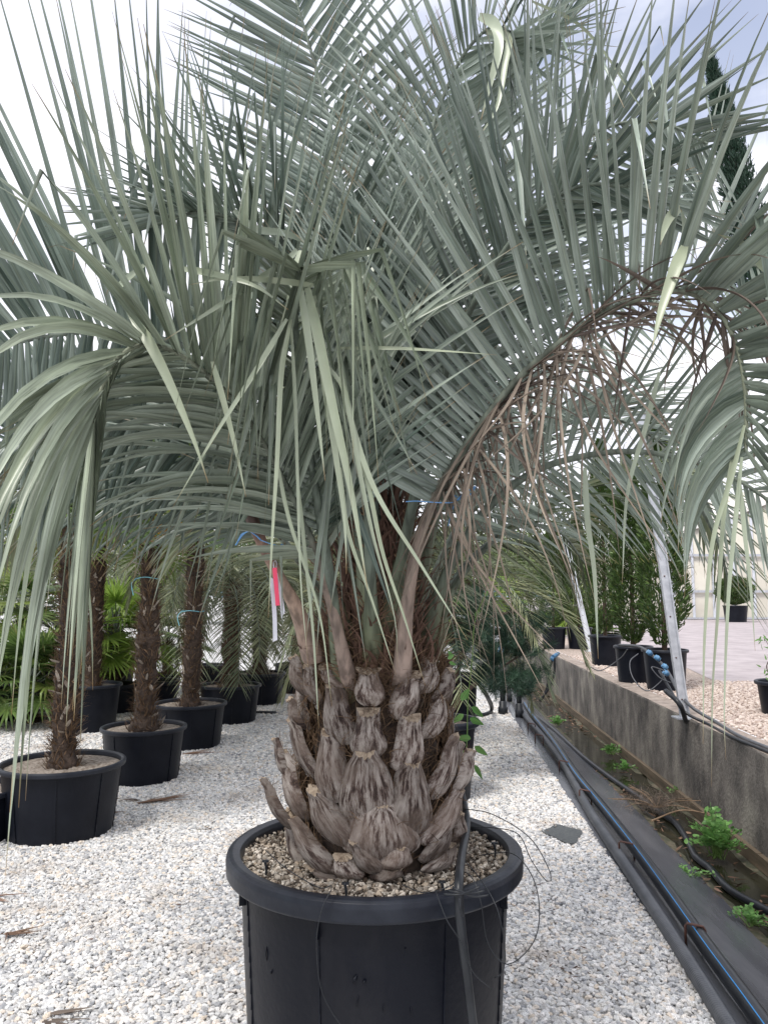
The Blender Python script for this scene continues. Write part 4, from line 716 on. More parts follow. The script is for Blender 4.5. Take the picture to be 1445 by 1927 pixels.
# standpipes with blue valves
for k, (px, yt, yb, r_) in enumerate(((946,1235,1345,.035), (958,1225,1320,.024), (977,1200,1350,.03))):
    b = gz(px, yb, 0); t = empty('standpipe', b, ['left black standpipe with fat elbow on the gravel', 'middle thin black standpipe', 'right black standpipe beside the membrane'][k], 'pipe', 'irrigation standpipes')
    H = (yb-yt)/1447*b.y; mb = MB(); mb.tube([b, b+Vector((0, 0, H))], r_, 12, fine=False); mb.build('riser', M['hose'], t)
    mb = MB(); mb.lathe([(.001, -.0), (r_*1.7, 0), (r_*1.7, .09), (r_*1.35, .10), (r_*1.35, .16), (r_*.9, .17)], b, 14); mb.build('coupling', M['hose'], t)
    mb = MB(); q = b+Vector((0, 0, H)); mb.lathe([(.001, 0), (r_*1.6, 0), (r_*1.6, .05), (r_*1.1, .06), (r_*1.5, .10), (.001, .11)], q, 14); mb.tube([q+Vector((0, 0, .05)), q+Vector((.12, 0, .06))], .03, 10, fine=False); mb.build('valve', M['bluefit'], t)
mb = MB(); mb.tube([gz(790, 1345, .03), gz(860, 1346, .03), gz(910, 1345, .03), gz(925, 1335, .05), at(916, 1310, 9.0), at(900, 1285, 8.9), at(885, 1255, 8.9)], .026, 10)
mb.top('supply_hose', M['hose'], 'black hose bending down onto the gravel left of the standpipes', 'hose')
mb = MB(); mb.tube([gz(x, y, .02) for x, y in ((520,1342),(480,1341),(430,1340),(230,1339),(100,1338),(-60,1336))], .024, 10); mb.top('ground_hose', M['hose'], 'black hose lying straight across the gravel behind the potted palms', 'hose')
t = empty('hanging_hose', at(1040,1236,8.4), 'pair of thin black hoses hanging down the wall from a blue joint', 'hose')
for k, pts in enumerate((((1040,1238),(1033,1262),(1030,1290),(1022,1310),(1014,1318)), ((1043,1238),(1043,1262),(1036,1288),(1024,1308),(1016,1320)))):
    mb = MB(); mb.tube([at(x, y, 8.1-.02*k) for x, y in pts], .012, 8); mb.build('hose_length', M['hose'], t)
mb = MB(); mb.tube([at(1038,1243,8.1), at(1041,1237,8.1)], .028, 10, fine=False); mb.tube([at(1040,1236,8.1), at(1050,1230,8.2)], .02, 10, fine=False); mb.build('joint', M['bluefit'], t)

# ================================================================ UPPER YARD
YZ = .452
def thuja(b, H, R, lab, seed, pot=None, group='clipped conifers in pots on the upper verge', shape='cone', n=11000, m='thuja', cat='conifer', big=1.):
    rs = np.random.RandomState(seed); t = empty('conifer_tree', b, lab, cat, group); mb = MB(); mb.tube([b, b+Vector((.01, 0, H*.5)), b+Vector((0, 0, H*.9))], [.03, .02, .005], 7); mb.build('trunk', M['bark'], t)
    z = rs.rand(n)**.8; a = rs.uniform(0, 6.283, n)
    if shape == 'ball': rp = np.sqrt(np.clip(1-(2*z-1)**2, 0, 1)); 
    else: rp = np.minimum(1, z*5+.25)*(1-z**2.2)**.8
    lump = 1+.14*np.sin(a*3+z*15)+.10*np.sin(a*7-z*31)+.08*rs.normal(0, 1, n); r_ = R*rp*lump*(.55+.45*rs.rand(n)**.4)
    zb = H*(.03 if shape != 'ball' else .12); P = np.stack([b.x+r_*np.cos(a), b.y+r_*np.sin(a), b.z+zb+z*(H-zb)], 1)
    D = np.stack([np.cos(a)*.7, np.sin(a)*.7, .9+0*a], 1)+rs.normal(0, .4, (n, 3)); sz = H**.5*big
    blades(mb := MB(), P, D, rs.normal(0, 1, (n, 3)), rs.uniform(.025, .055, n)*sz, rs.uniform(.008, .018, n)*sz, np.zeros(n), S=4, fold=.1, tint=np.clip(rs.normal(.4, .25, n), 0, 1), warm=(rs.rand(n) < .06)*.6)
    mb.build('crown', M[m], t); return t
def potted(px, yb, R, h, lab, gz_=0., fine=False, taper=.86, soil='soil_pale', grp=None, rim=.024, sink=.035):
    d = ray(px, yb); p = gz(px, yb, gz_); c = Vector((p.x, p.y, 0)); k = (c.length+R*taper*.94)/c.length; c = c*k
    c.z = gz_; t = empty('plant_pot', c, lab, 'pot', grp); pot_mesh(t, c, R, h, rim, taper, soil=soil, n=48, ribs=8 if fine else 0, sink=sink); return c, t
G1 = 'black pots on the upper verge'
def nm(o, v): o.name = v; return o
c, t = potted(1253, 1302, .245, .43, 'black pot behind the galvanised pole on the verge', YZ, grp=G1); thuja(c+Vector((0, 0, .38)), 2.7, .24, 'tall narrow conifer right behind the galvanised pole', 1)
c, t = potted(1193, 1287, .225, .42, 'black pot left of the pole with hose trailing over it', YZ, grp=G1); thuja(c+Vector((0, 0, .37)), 2.3, .22, 'narrow conifer just left of the galvanised pole', 2)
c, t = potted(1140, 1254, .245, .43, 'black pot standing alone between the two leaning poles', YZ, grp=G1); thuja(c+Vector((0, 0, .38)), 2.9, .25, 'narrow conifer with bare lower twigs between the poles', 3)
c, t = potted(1090, 1222, .25, .4, 'black pot at the foot of the white pole', YZ, grp=G1); thuja(c+Vector((0, 0, .35)), 2.2, .3, 'small conifer at the foot of the white pole', 4)
c, t = potted(1042, 1222, .25, .4, 'black pot left of the white pole, half hidden by fronds', YZ, grp=G1); thuja(c+Vector((0, 0, .35)), 2.0, .3, 'small conifer left of the white pole', 5)
c, t = potted(1384, 1171, .46, .62, 'black pot of the round clipped bush by the greenhouse', YZ, grp=G1); thuja(c+Vector((0, 0, .5)), 1.15, .6, 'round clipped bush in front of the greenhouse', 6, shape='ball', n=9000, big=2.6, cat='bush', group=None)
c, t = potted(1449, 1163, .4, .7, 'red pot of the bush at the right edge', YZ); 
for ch in t.children:
    if ch.name.startswith(('pot_wall', 'rim')): ch.data.materials[0] = M['terra']
thuja(c+Vector((0, 0, .55)), 1.2, .55, 'round bush in the red pot at the right edge', 7, shape='ball', n=7000, big=2.6, cat='bush', group=None)
c, t = potted(1475, 1350, .22, .28, 'small black pot cut off by the right edge', YZ, grp=G1)
mb = MB(); 
for k in range(5): mb.tube([c+Vector((0, 0, .2)), c+Vector((random.uniform(-.1, .05), random.uniform(-.1, .1), .4)), c+Vector((random.uniform(-.16, .1), random.uniform(-.1, .1), .62))], [.006, .004, .002], 5)
P = np.array([[c.x+random.uniform(-.16, .1), c.y+random.uniform(-.1, .1), c.z+random.uniform(.3, .65)] for _ in range(90)]); blades(mb, P, RS.normal(0, 1, (90, 3)), RS.normal(0, 1, (90, 3)), RS.uniform(.03, .06, 90), np.full(90, .018), np.zeros(90), S=4, mi=1)
mb.top('shrub', [M['bark'], M['weed']], 'young twiggy shrub in the small pot at the right edge', 'shrub')
c, t = potted(770 , 1180, .3, .5, 'distant black pot on the upper yard', YZ)
t2 = [ch for ch in t.children]
# leaning poles
def bar(mb, a, b, w_, d_):
    z = (b-a).normalized(); x = Vector((1, 0, 0)); x = (x-x.dot(z)*z).normalized(); y = z.cross(x); R = Matrix((x, y, z)).transposed(); mb.box((a+b)/2, (w_, d_, (b-a).length), R=R)
def pole(a, b, w_, m, lab):
    t = empty('support_pole', a, lab, 'pole'); mb = MB(); bar(mb, a, b, w_, w_*.55); bar(mb, a+Vector((w_*.42, -w_*.25, 0)), b+Vector((w_*.42, -w_*.25, 0)), w_*.16, w_*.5); mb.build('profile', M[m], t)
    mb = MB(); mb.box(a+Vector((0, 0, .006)), (w_*2.4, w_*2.2, .012)); mb.build('base_plate', M[m], t)
    mb = MB()
    for k in range(7):
        q = a.lerp(b, .06+k*.13); mb.lathe([(.001, .0), (w_*.09, 0), (w_*.09, .006), (.001, .01)], (0, 0, 0), 8); mb.v[-1] = mb.v[-1]@np.array(Matrix.Rotation(math.pi/2, 3, 'X')).T+np.array(q+Vector((-w_*.12, -w_*.28, 0)))
    mb.build('bolts', M['rust'], t)
a = gz(1288, 1352, YZ); b = at(1232, 960, a.y+.05); pole(a, a+(b-a)*1.5, .07, 'galv', 'galvanised steel pole leaning left at the wall top')
a = gz(1112, 1226, YZ); b = at(1064, 1020, a.y+.2); pole(a, a+(b-a)*1.7, .085, 'white_metal', 'white steel pole leaning left beyond the pots')
# hose with blue fittings on the verge
t = empty('irrigation_line', gz(1290, 1350, YZ), 'grey irrigation line with blue fittings draped over the pots and verge', 'hose')
L1 = [at(1165,1214,7.55), at(1196,1216,7.35), at(1212,1222,7.2), at(1245,1250,6.95), at(1262,1275,6.8), at(1275,1300,6.6), at(1300,1330,6.3), gz(1345,1358,YZ+.02), gz(1390,1385,YZ+.02), gz(1445,1408,YZ+.02), gz(1560,1450,YZ+.02)]
mb = MB(); mb.tube(L1, .014, 8); mb.build('line', M['conduit'], t)
mb = MB(); mb.tube([at(1240,1262,6.75), at(1262,1300,6.5), at(1285,1338,6.2), gz(1330,1362,YZ+.015), gz(1380,1388,YZ+.02), gz(1445,1415,YZ+.02), gz(1560,1460,YZ+.02)], .012, 8); mb.build('line', M['hose'], t)
mb = MB(); mb.tube([at(1252,1300,6.3), at(1278,1325,6.1), gz(1290,1358,YZ)], .02, 8); mb.build('line', M['hose'], t)
for px, py, Y in ((1221,1228,7.1), (1236,1238,7.0), (1250,1254,6.9), (1252,1266,6.85)):
    mb = MB(); q = at(px, py, Y-.02); mb.tube([q-Vector((.018, 0, -.014)), q+Vector((.02, 0, -.018))], .020, 10, fine=False); mb.tube([q-Vector((.006, 0, -.006)), q+Vector((.01, 0, -.010))], .024, 10, fine=False); mb.build('fitting', M['bluefit'], t)
for k, pts in enumerate((((1200,1230,7.0),(1185,1245,6.9),(1190,1275,6.8),(1215,1300,6.7),(1240,1285,6.7),(1250,1270,6.7)), ((1250,1262,6.7),(1225,1255,6.6),(1240,1275,6.6),(1262,1285,6.6)), ((1110,1255,8),(1130,1262,8),(1165,1240,8),(1180,1222,7.6)))):
    mb = MB(); mb.tube([at(*q) for q in pts], .005, 5); mb.build('thin_tube', M['conduit'], t)
# greenhouse
gb = gz(1262, 1166, YZ); GY = gb.y
t = empty('greenhouse', (gb.x+8, GY, YZ), 'beige translucent greenhouse with white ribs across the yard', 'greenhouse')
gw = mat('milky_panel', (.50, .47, .40), .5, (.64, .61, .53), .5, 4)
def gx(px): return (px-722.5)/1447*GY*1.0
xs_ = [gx(p) for p in (1240, 1262, 1300, 1338, 1376, 1414, 1452, 1490, 1530)]
def roofz(x): px = x/GY*1447+722.5; y = np.interp(px, [1200, 1240, 1285, 1340, 1390, 1445, 1530], [1012, 1000, 978, 962, 945, 925, 890]); return at(px, y, GY).z
mb = MB(); n = 30; X = np.linspace(xs_[0], xs_[-1], n)
V = [(x, GY, YZ+.05) for x in X]+[(x, GY, roofz(x)) for x in X]+[(x, GY+14, roofz(x)) for x in X]+[(x, GY+14, YZ+.05) for x in X]
mb.add(V, [(i+n*k, i+1+n*k, i+1+n*(k+1), i+n*(k+1)) for k in range(3) for i in range(n-1)]); mb.add([V[0], V[n], V[2*n], V[3*n]], [(0, 1, 2, 3)]); mb.build('panel_wall', gw, t)
for i, x in enumerate(xs_):
    mb = MB(); z1 = roofz(x); mb.box((x, GY-.04, (z1+YZ)/2), (.16 if i in (1, 4, 7) else .09, .07, z1-YZ)); mb.build('rib', M['white_metal'], t)
for z in (1.45-(1108-1121)/1447*0+.0, ):
    pass
for py in (1045, 1113):
    zz = at(1300, py, GY).z; mb = MB(); mb.box(((xs_[0]+xs_[-1])/2, GY-.085, zz), (xs_[-1]-xs_[0], .05, .10)); mb.build('rail', M['galv'], t)
mb = MB(); mb.box(((xs_[0]+xs_[-1])/2, GY-.10, YZ+.06), (xs_[-1]-xs_[0], .12, .07)); mb.build('base_rail', M['galv'], t)
mb = MB(); V = []
for x in X: z = roofz(x); V += [(x, GY-.12, z-.55), (x, GY-.12, z+.06), (x, GY+.1, z+.1)]
mb.add(V, [(3*i+k, 3*i+3+k, 3*i+4+k, 3*i+1+k) for i in range(n-1) for k in range(2)]); mb.build('gutter_band', mat('white_band', (.80, .77, .74), .5), t)

# cypress far behind, upper right
cb = Vector((.462*16.5*.97, 16.5, YZ)); top_ = at(1333, 102, 16.0)
t = empty('cypress_tree', cb, 'tall dark cypress leaning left against the sky', 'tree'); mb = MB(); rs = np.random.RandomState(5)
bot = at(1440, 640, 16.5); cb.x = bot.x+1.2; t.location = cb; mb.tube([cb, bot, at(1385, 330, 16.2), top_], [.16, .12, .06, .01], 8); mb.build('trunk', M['bark'], t)
mb = MB(); n = 15000; u = rs.rand(n)**.9; axis = np.array([list(at(1440, 640, 16.5)), list(at(1412, 480, 16.3)), list(at(1385, 330, 16.2)), list(at(1360, 210, 16.1)), list(top_)])
ax = np.stack([np.interp(u, [0, .3, .58, .8, 1], axis[:, k]) for k in range(3)], 1); cl = rs.randint(0, 240, n); ca = rs.uniform(0, 6.28, 240)
Rr = np.interp(u, [0, .45, .75, .9, 1], [.46, .36, .23, .12, .03]); a = rs.uniform(0, 6.28, n); lump = .6+.5*np.abs(np.sin(u*70+a*2))+.25*rs.rand(n); r_ = Rr*lump*rs.rand(n)**.45
P = ax+np.stack([r_*np.cos(a), r_*np.sin(a), 0*a], 1); D = np.stack([np.cos(a)*.5-.35, np.sin(a)*.5, 1+0*a], 1)+rs.normal(0, .3, (n, 3))
blades(mb, P, D, rs.normal(0, 1, (n, 3)), rs.uniform(.08, .2, n), rs.uniform(.02, .045, n), np.zeros(n), S=4, tint=rs.rand(n)*.6); mb.build('crown', M['pine'], t)

# ================================================================ FAN AND FEATHER PALMS IN THE LEFT ROWS
def fan_leaf(t, b, d, plen, R, rs, m='fan', nseg=34, droop=1.2, up=None):
    """stalk from b along d, then a round fan of narrow segments"""
    b = np.array(list(b)); d = unit(np.array(d, float)); side = unit(np.cross(d, [0, 0, 1.])); nrm = np.cross(side, d)
    e = b+d*plen+np.array([0, 0, -.10*plen]); mb = MB(); mb.tube([b, b+d*plen*.5+np.array([0, 0, .03]), e], [.011, .008, .006], 6, mi=0)
    a = np.radians(np.linspace(-150, 150, nseg))+rs.normal(0, .03, nseg); d2 = unit(d+np.array([0, 0, -.55])); nrm = np.cross(side, d2)
    D = np.cos(a)[:, None]*d2+np.sin(a)[:, None]*side+nrm*.12; L = R*(.72+.28*np.cos(a*.5))*rs.uniform(.9, 1.08, nseg)
    ref = -np.sin(a)[:, None]*d2+np.cos(a)[:, None]*side+nrm*.35*((-1.)**np.arange(nseg))[:, None]
    k = np.where(rs.rand(nseg) < .35, rs.uniform(.55, .85, nseg), 2.)
    blades(mb, np.repeat(e[None], nseg, 0), D, ref, L, np.full(nseg, R*.085), np.full(nseg, droop), S=7, kink=k, mi=1, fold=.15, base=.25, taper=2.2, tint=np.clip(rs.normal(.5, .2, nseg), 0, 1), warm=np.full(nseg, rs.rand()**4*.6))
    return mb.build('leaf', [M['pet_green'], M[m]], t)
def fan_trunk(t, base, top, r, rs, chips=26):
    seed_ = rs.uniform(0, 6)
    mb = MB(); P, Ln = spline(np.array([list(base), list((base+top)/2+Vector((.01, 0, 0))), list(top)]), 46); K = len(P)
    rr = r*(1.08-.15*np.linspace(0, 1, K))*(1+.06*np.sin(np.arange(K)*1.9)+rs.normal(0, .07, K)+.10*np.sin(np.arange(K)*.31+seed_)); rr[:4] *= [1.5, 1.35, 1.2, 1.08]; mb.tube(P, rr, 16, fine=False)
    m = 2000; u = rs.rand(m); a = rs.uniform(0, 6.28, m); ix = (u*(K-1)).astype(int); O = np.stack([np.cos(a), np.sin(a), 0*a], 1); Pb = P[ix]+O*rr[ix][:, None]*.93
    blades(mb, Pb, O*.7+np.array([0, 0, .9])+rs.normal(0, .5, (m, 3)), np.stack([-np.sin(a), np.cos(a), 0*a], 1), rs.uniform(.04, .13, m), rs.uniform(.003, .014, m), rs.uniform(0, 8, m), S=5, mi=1, curl=rs.normal(0, 5, (m, 3)))
    m = int(chips*2.4); u = rs.rand(m); a = rs.uniform(0, 6.28, m); ix = (u*(K-1)).astype(int); O = np.stack([np.cos(a), np.sin(a), 0*a], 1)
    blades(mb, P[ix]+O*rr[ix][:, None], O*.8+np.array([0, 0, .8])+rs.normal(0, .4, (m, 3)), np.stack([-np.sin(a), np.cos(a), 0*a], 1), rs.uniform(.045, .09, m), rs.uniform(.014, .028, m), np.full(m, -3.), S=4, taper=9, fold=.4, base=.9, mi=2)
    mb.build('trunk', [M['trunkdark'], M['fibre'], M['chip']], t)
def fan_palm(base, H, r, lab, seed, nl=22, R=.42, m='fan', flower=False, spread=1., grp=None, name='fan_palm', trunk=True, plen=.5):
    rs = np.random.RandomState(seed); t = empty(name, base, lab, 'palm', grp); top = base+Vector((rs.normal(0, .02), 0, H))
    if trunk: fan_trunk(t, base, top, r, rs)
    for k in range(nl):
        a = k*2.4+rs.rand()*.5; el = 1.25-1.75*(k/nl)*spread+rs.normal(0, .12); fan_leaf(t, top+Vector((0, 0, -.12*k/nl)), (math.cos(a)*math.cos(el), math.sin(a)*math.cos(el), math.sin(el)), plen*rs.uniform(.8, 1.15), R*rs.uniform(.85, 1.1), rs, m)
    if flower:
        for k in range(4):
            a = -1.57+rs.normal(0, .9); mb = MB(); q = top+Vector((0, 0, -.1)); e = q+Vector((math.cos(a)*.25, math.sin(a)*.25, -.05)); mb.tube([q, q+Vector((math.cos(a)*.15, math.sin(a)*.15, .06)), e, e+Vector((math.cos(a)*.05, 0, -.2))], [.012, .01, .006, .003], 6)
            n = 160; P = np.array(list(e))+rs.normal(0, .045, (n, 3))+np.array([0, 0, -.1]); blades(mb, P, rs.normal(0, .6, (n, 3))+np.array([0, 0, -1.]), rs.normal(0, 1, (n, 3)), rs.uniform(.04, .09, n), np.full(n, .006), np.zeros(n), S=4); mb.build('flower_stalk', M['orange'], t)
    return t
GP, GF, GR = 'black pots in the left rows', 'shaggy fan palms in the left row', 'feather palms in pots behind'
c1, _ = potted(112, 1594, .375, .43, 'wide black pot at the lower left behind hanging leaflets', fine=True, grp=GP); c1t = fan_palm(c1+Vector((0, 0, .38)), 1.75, .068, 'fan palm at the far left behind the hanging leaflets', 21, 20, .42, grp=GF)
c2, _ = potted(268, 1482, .335, .42, 'wide black pot second in the left row with dry leaves at its foot', fine=True, grp=GP); fan_palm(c2+Vector((0, 0, .37)), 1.88, .078, 'fan palm with orange flower stalks and pale stubs on its trunk', 22, 20, .42, flower=True, grp=GF)
c3, _ = potted(356, 1415, .355, .42, 'wide black pot third in the left row', fine=True, grp=GP); fan_palm(c3+Vector((0, 0, .37)), 2.1, .08, 'fan palm third in the left row, trunk with a thin blue string', 23, 20, .42, flower=True, grp=GF)
c4, _ = potted(432, 1366, .36, .43, 'wide black pot fourth in the left row', fine=True, grp=GP)
c5, _ = potted(487, 1330, .36, .42, 'wide black pot fifth in the left row, partly behind the fourth', fine=True, grp=GP)
c6, _ = potted(560, 1306, .37, .42, 'black pot sixth in the left row, behind the big trunk', fine=True, grp=GP)
c7, _ = potted(168, 1382, .33, .5, 'black pot behind the hanging leaflets with a pale edge', grp=GP); fan_palm(c7+Vector((0, 0, .44)), 1.75, .08, 'slim fan palm rising from the pot behind the hanging leaflets', 27, 16, .4, grp=GF)
c8, _ = potted(36, 1337, .42, .5, 'black pot at the left edge, second row', grp=GP); fan_palm(c8+Vector((0, 0, .44)), .8, .08, 'low fan palm at the left edge, second row', 28, 18, .45, grp=GF)
c9, _ = potted(314, 1308, .22, .3, 'small black pot between the second and third left pots', grp=GP); fan_palm(c9+Vector((0, 0, .26)), .5, .05, 'small dark fan palm in the small pot', 29, 14, .35, grp=GF)
c10, _ = potted(205, 1325, .35, .5, 'black pot in the second row with a grey rim', grp=GP)
c11, _ = potted(-55, 1600, .28, .3, 'black pot mostly outside the left edge', grp=GP)
# blue-green strings on the trunks
def ring(c, z, r, lab):
    mb = MB(); mb.tube([(c.x+r*math.cos(a), c.y+r*math.sin(a), z+.006*math.sin(a*3)) for a in np.linspace(0, 6.28, 24)], .004, 5, fine=False); mb.tube([(c.x-r*.8, c.y-r*.7, z), (c.x-r*1.1, c.y-r*.9, z-.05), (c.x-r*.9, c.y-r, z-.14)], .004, 5); mb.top('trunk_string', mat('teal_string', (.2, .5, .6), .5), lab, 'string')
ring(c2, at(270, 1088, c2.y).z, .10, 'thin teal string tied round the trunk with pale stubs'); ring(c3, at(350, 1150, c3.y).z, .11, 'thin teal string tied round the trunk in the third pot')
# brighter fan palms standing behind
GB = 'bright green fan palms behind the rows'; proto = None
for k, (px, Y, s_, lab) in enumerate(((225, 9.8, 1., 'bright green fan palm seen left of the stubbed trunk'), (20, 9.2, 1., 'bright fan palm at the left edge of the back row'), (305, 10.2, .85, 'bright fan palm between the second and third trunks'), (120, 11.2, 1.15, 'bright fan palm behind the leftmost trunks'), (400, 12.5, 1.1, 'bright fan palm behind the third and fourth trunks'), (-60, 10.5, 1.2, 'bright fan palm cut by the left edge'), (560, 14.5, 1.3, 'distant fan palm behind the sixth pot'), (190, 14, 1.4, 'tallest bright fan palm in the back row'), (320, 14.5, 1.3, 'bright fan palm far behind the small pot'), (470, 15.5, 1.3, 'distant fan palm right of the fourth trunk'))):
    b = Vector(((px-722.5)/1447*Y, Y, 0))
    if proto is None: proto = fan_palm(b, .95, .07, lab, 31, 26, .5, 'fan_bright', grp=GB, spread=1.05)
    else: q = copy_tree(proto); q.location = b; q.rotation_euler.z = k*1.3; q.scale = (s_,)*3; q['label'] = lab
    if k < 6:
        cc = b; t = empty('plant_pot', b, ['black pot under the bright palm left of the stubbed trunk', 'black pot under the bright palm at the left edge', 'black pot under the bright palm between the trunks', 'black pot under the bright palm behind the leftmost trunks', 'black pot behind the third pot', 'black pot cut by the left edge, back row'][k], 'pot', GP); pot_mesh(t, b, .3, .36, n=32)
# low dark fan palms filling the back of the rows
GD = 'low dark fan palms in the back rows'; proto = None
for k, (px, Y, s_, lab) in enumerate(((70, 9.0, 1., 'low dark fan palm right of the left edge, back row'), (150, 8.9, .9, 'low dark fan palm behind the slim trunk'), (330, 9.4, 1.05, 'low dark fan palm behind the third left trunk'), (400, 10.6, 1.1, 'low dark fan palm left of the fourth trunk'), (520, 12.5, 1.3, 'low dark fan palm behind the fifth pot'), (250, 11.5, 1.2, 'low dark fan palm far behind the stubbed trunk'), (20, 12.5, 1.4, 'low dark fan palm far back at the left edge'), (600, 13.5, 1.4, 'low dark fan palm just left of the big trunk'), (450, 17, 1.9, 'far dark fan palm in the gap right of the fourth trunk'), (120, 16, 1.9, 'far dark fan palm between the leftmost trunks'), (300, 18, 2., 'farthest dark fan palm in the left rows'))):
    b = Vector(((px-722.5)/1447*Y, Y, 0))
    if proto is None: proto = fan_palm(b, .42, .07, lab, 35, 30, .5, 'fan', grp=GD, spread=.85)
    else: q = copy_tree(proto); q.location = b; q.rotation_euler.z = k*1.7; q.scale = (s_,)*3; q['label'] = lab
# feather palms
def feather_palm(base, H, r, lab, seed, n=13, L=1.5, leafL=.42, grp=None, wd=.02, lf='leaf_dim', droopf=1., nl=42, el0=1.25, el1=-.1, trunk=True):
    rs = np.random.RandomState(seed); t = empty('feather_palm', base, lab, 'palm', grp); top = np.array(list(base))+np.array([0, 0, H])
    if trunk: fan_trunk(t, base, Vector(top), r, rs, 30)
    for k in range(n):
        a = k*2.4+rs.rand()*.6; el = el0-(el0-el1)*(k/n); d = np.array([math.cos(a)*math.cos(el), math.sin(a)*math.cos(el), math.sin(el)]); pts = [top]; p = top.copy(); LL = L*rs.uniform(.85, 1.1)
        for q in range(7): p = p+d*LL/7; pts.append(p.copy()); d = unit(d+np.array([0, 0, -.26*droopf*(q+1)*.45]))
        frond(t, pts, n=nl, start=.25, L=leafL, ang=(60, 30), lift=(15, 15), droop=(1.6, 1.6), wd=wd, leaf=lf, fringe=False, r=(.018, .011, .007, .003), S=6, warm=rs.rand()*.3)
    return t
feather_palm(c4+Vector((0, 0, .38)), 1.2, .09, 'drooping olive feather palm in the fourth left pot', 41, 24, 1.6, .52, grp=GR, droopf=1.5, el0=1.1, el1=-.2)
feather_palm(c5+Vector((0, 0, .37)), 1.25, .10, 'drooping feather palm with pale stubs in the fifth left pot', 42, 24, 1.6, .52, grp=GR, droopf=1.5, el0=1.1, el1=-.2)
feather_palm(c6+Vector((0, 0, .37)), 1.3, .10, 'feather palm in the sixth pot behind the big trunk', 43, 22, 1.7, .5, grp=GR, droopf=1.5, el0=1.1, el1=-.2)
feather_palm(c10+Vector((0, 0, .42)), 1.0, .09, 'dark feather palm in the second row on the left', 44, 12, 1.3, grp=GR)
fp = feather_palm(Vector((.36, 7.3, .25)), 1.05, .11, 'pale feather palm spreading over the wall behind the pine', 45, 22, 1.75, .42, grp=GR, nl=52, wd=.018)
for k, (x, y, s_, rz, lab) in enumerate(((.55, 10.5, 1.15, 1., 'feather palm farther along the terrace behind the pine'), (1.1, 13.5, 1.3, 2.2, 'most distant feather palm along the terrace'), (-.5, 9.8, 1.1, 4., 'feather palm hidden behind the big crown'), (2.4, 17, 1.7, 5., 'distant feather palm left of the white pole'), (-1.9, 13, 1.3, .6, 'distant feather palm behind the left row'))):
    q = copy_tree(fp); q.location = (x, y, .25 if x != 2.4 else YZ); q.rotation_euler.z = rz; q.scale = (s_,)*3; q['label'] = lab
for x, y, s_, lab in ((.36, 7.3, 1, 'black pot of the pale feather palm behind the pine'), (.55, 10.5, 1.1, 'black pot farther along the terrace'), (-.5, 9.8, 1.1, 'black pot hidden behind the big pot')):
    b = Vector((x, y, 0)); t = empty('plant_pot', b, lab, 'pot', 'black pots along the ditch'); pot_mesh(t, b, .33*s_, .32*s_, n=40)
# pine and its pots
PB = Vector((.40, 5.75, 0)); t = empty('plant_pot', PB, 'tall black pot just right of the big trunk', 'pot', 'black pots along the ditch'); pot_mesh(t, PB, .295, .56, n=56, taper=.84)
b = Vector((.78, 8.4, 0)); t = empty('plant_pot', b, 'black pot in the shade under the pine', 'pot', 'black pots along the ditch'); pot_mesh(t, b, .25, .62, n=40)
t = empty('pine_tree', PB+Vector((0, 0, .5)), 'bushy dark blue-green pine leaning right over the standpipes', 'pine'); mb = MB(); base = PB+Vector((.0, 0, .5))
tips = []; br = [[base, at(880,1300,5.9), at(905,1280,6.1), at(935,1262,6.3), at(975,1235,6.5)], [base, at(868,1240,6.0), at(885,1180,6.2), at(900,1140,6.3)], [at(905,1280,6.1), at(940,1230,6.4), at(960,1170,6.5)], [at(935,1262,6.3), at(960,1290,6.3), at(975,1300,6.3)], [at(885,1180,6.2), at(930,1160,6.4), at(985,1150,6.5), at(1020,1165,6.6)], [at(868,1240,6.0), at(850,1200,6.1), at(860,1130,6.2)]]
for q in br: mb.tube(q, [.02, .014, .008], 7)
mb.build('trunk', M['bark'], t)
rs = np.random.RandomState(8); mb = MB(); cent = []
for px, py, Y, rx, ry, n in ((880,1150,6.2,45,40,42), (925,1180,6.4,60,45,60), (985,1185,6.5,45,35,46), (1010,1170,6.6,25,25,14), (900,1215,6.3,45,35,40), (960,1215,6.4,45,25,30), (905,1265,6.2,30,25,24), (930,1285,6.2,30,20,24), (972,1285,6.3,38,28,46), (1000,1270,6.3,20,20,14), (860,1230,6.1,25,45,30), (925,1245,6.3,30,20,14), (895,1120,6.3,30,18,14)):
    for _ in range(n): cent.append(list(at(px+rs.normal(0, rx*.5), py+rs.normal(0, ry*.5), Y+rs.normal(0, .16))))
cent = np.array(cent); n = len(cent); m = 80; ax = rs.normal(0, .5, (n, 3))+np.array([0, -.1, .5]); ax = unit(ax)
P = np.repeat(cent, m, 0)+np.repeat(ax, m, 0)*rs.uniform(-.04, .04, (n*m, 1)); D = np.repeat(ax, m, 0)*.55+rs.normal(0, .6, (n*m, 3))
blades(mb, P, D, rs.normal(0, 1, (n*m, 3)), rs.uniform(.05, .085, n*m), np.full(n*m, .0042), np.zeros(n*m), S=3, fold=.1, tint=np.repeat(rs.rand(n), m)); mb.build('needles', M['pine'], t)

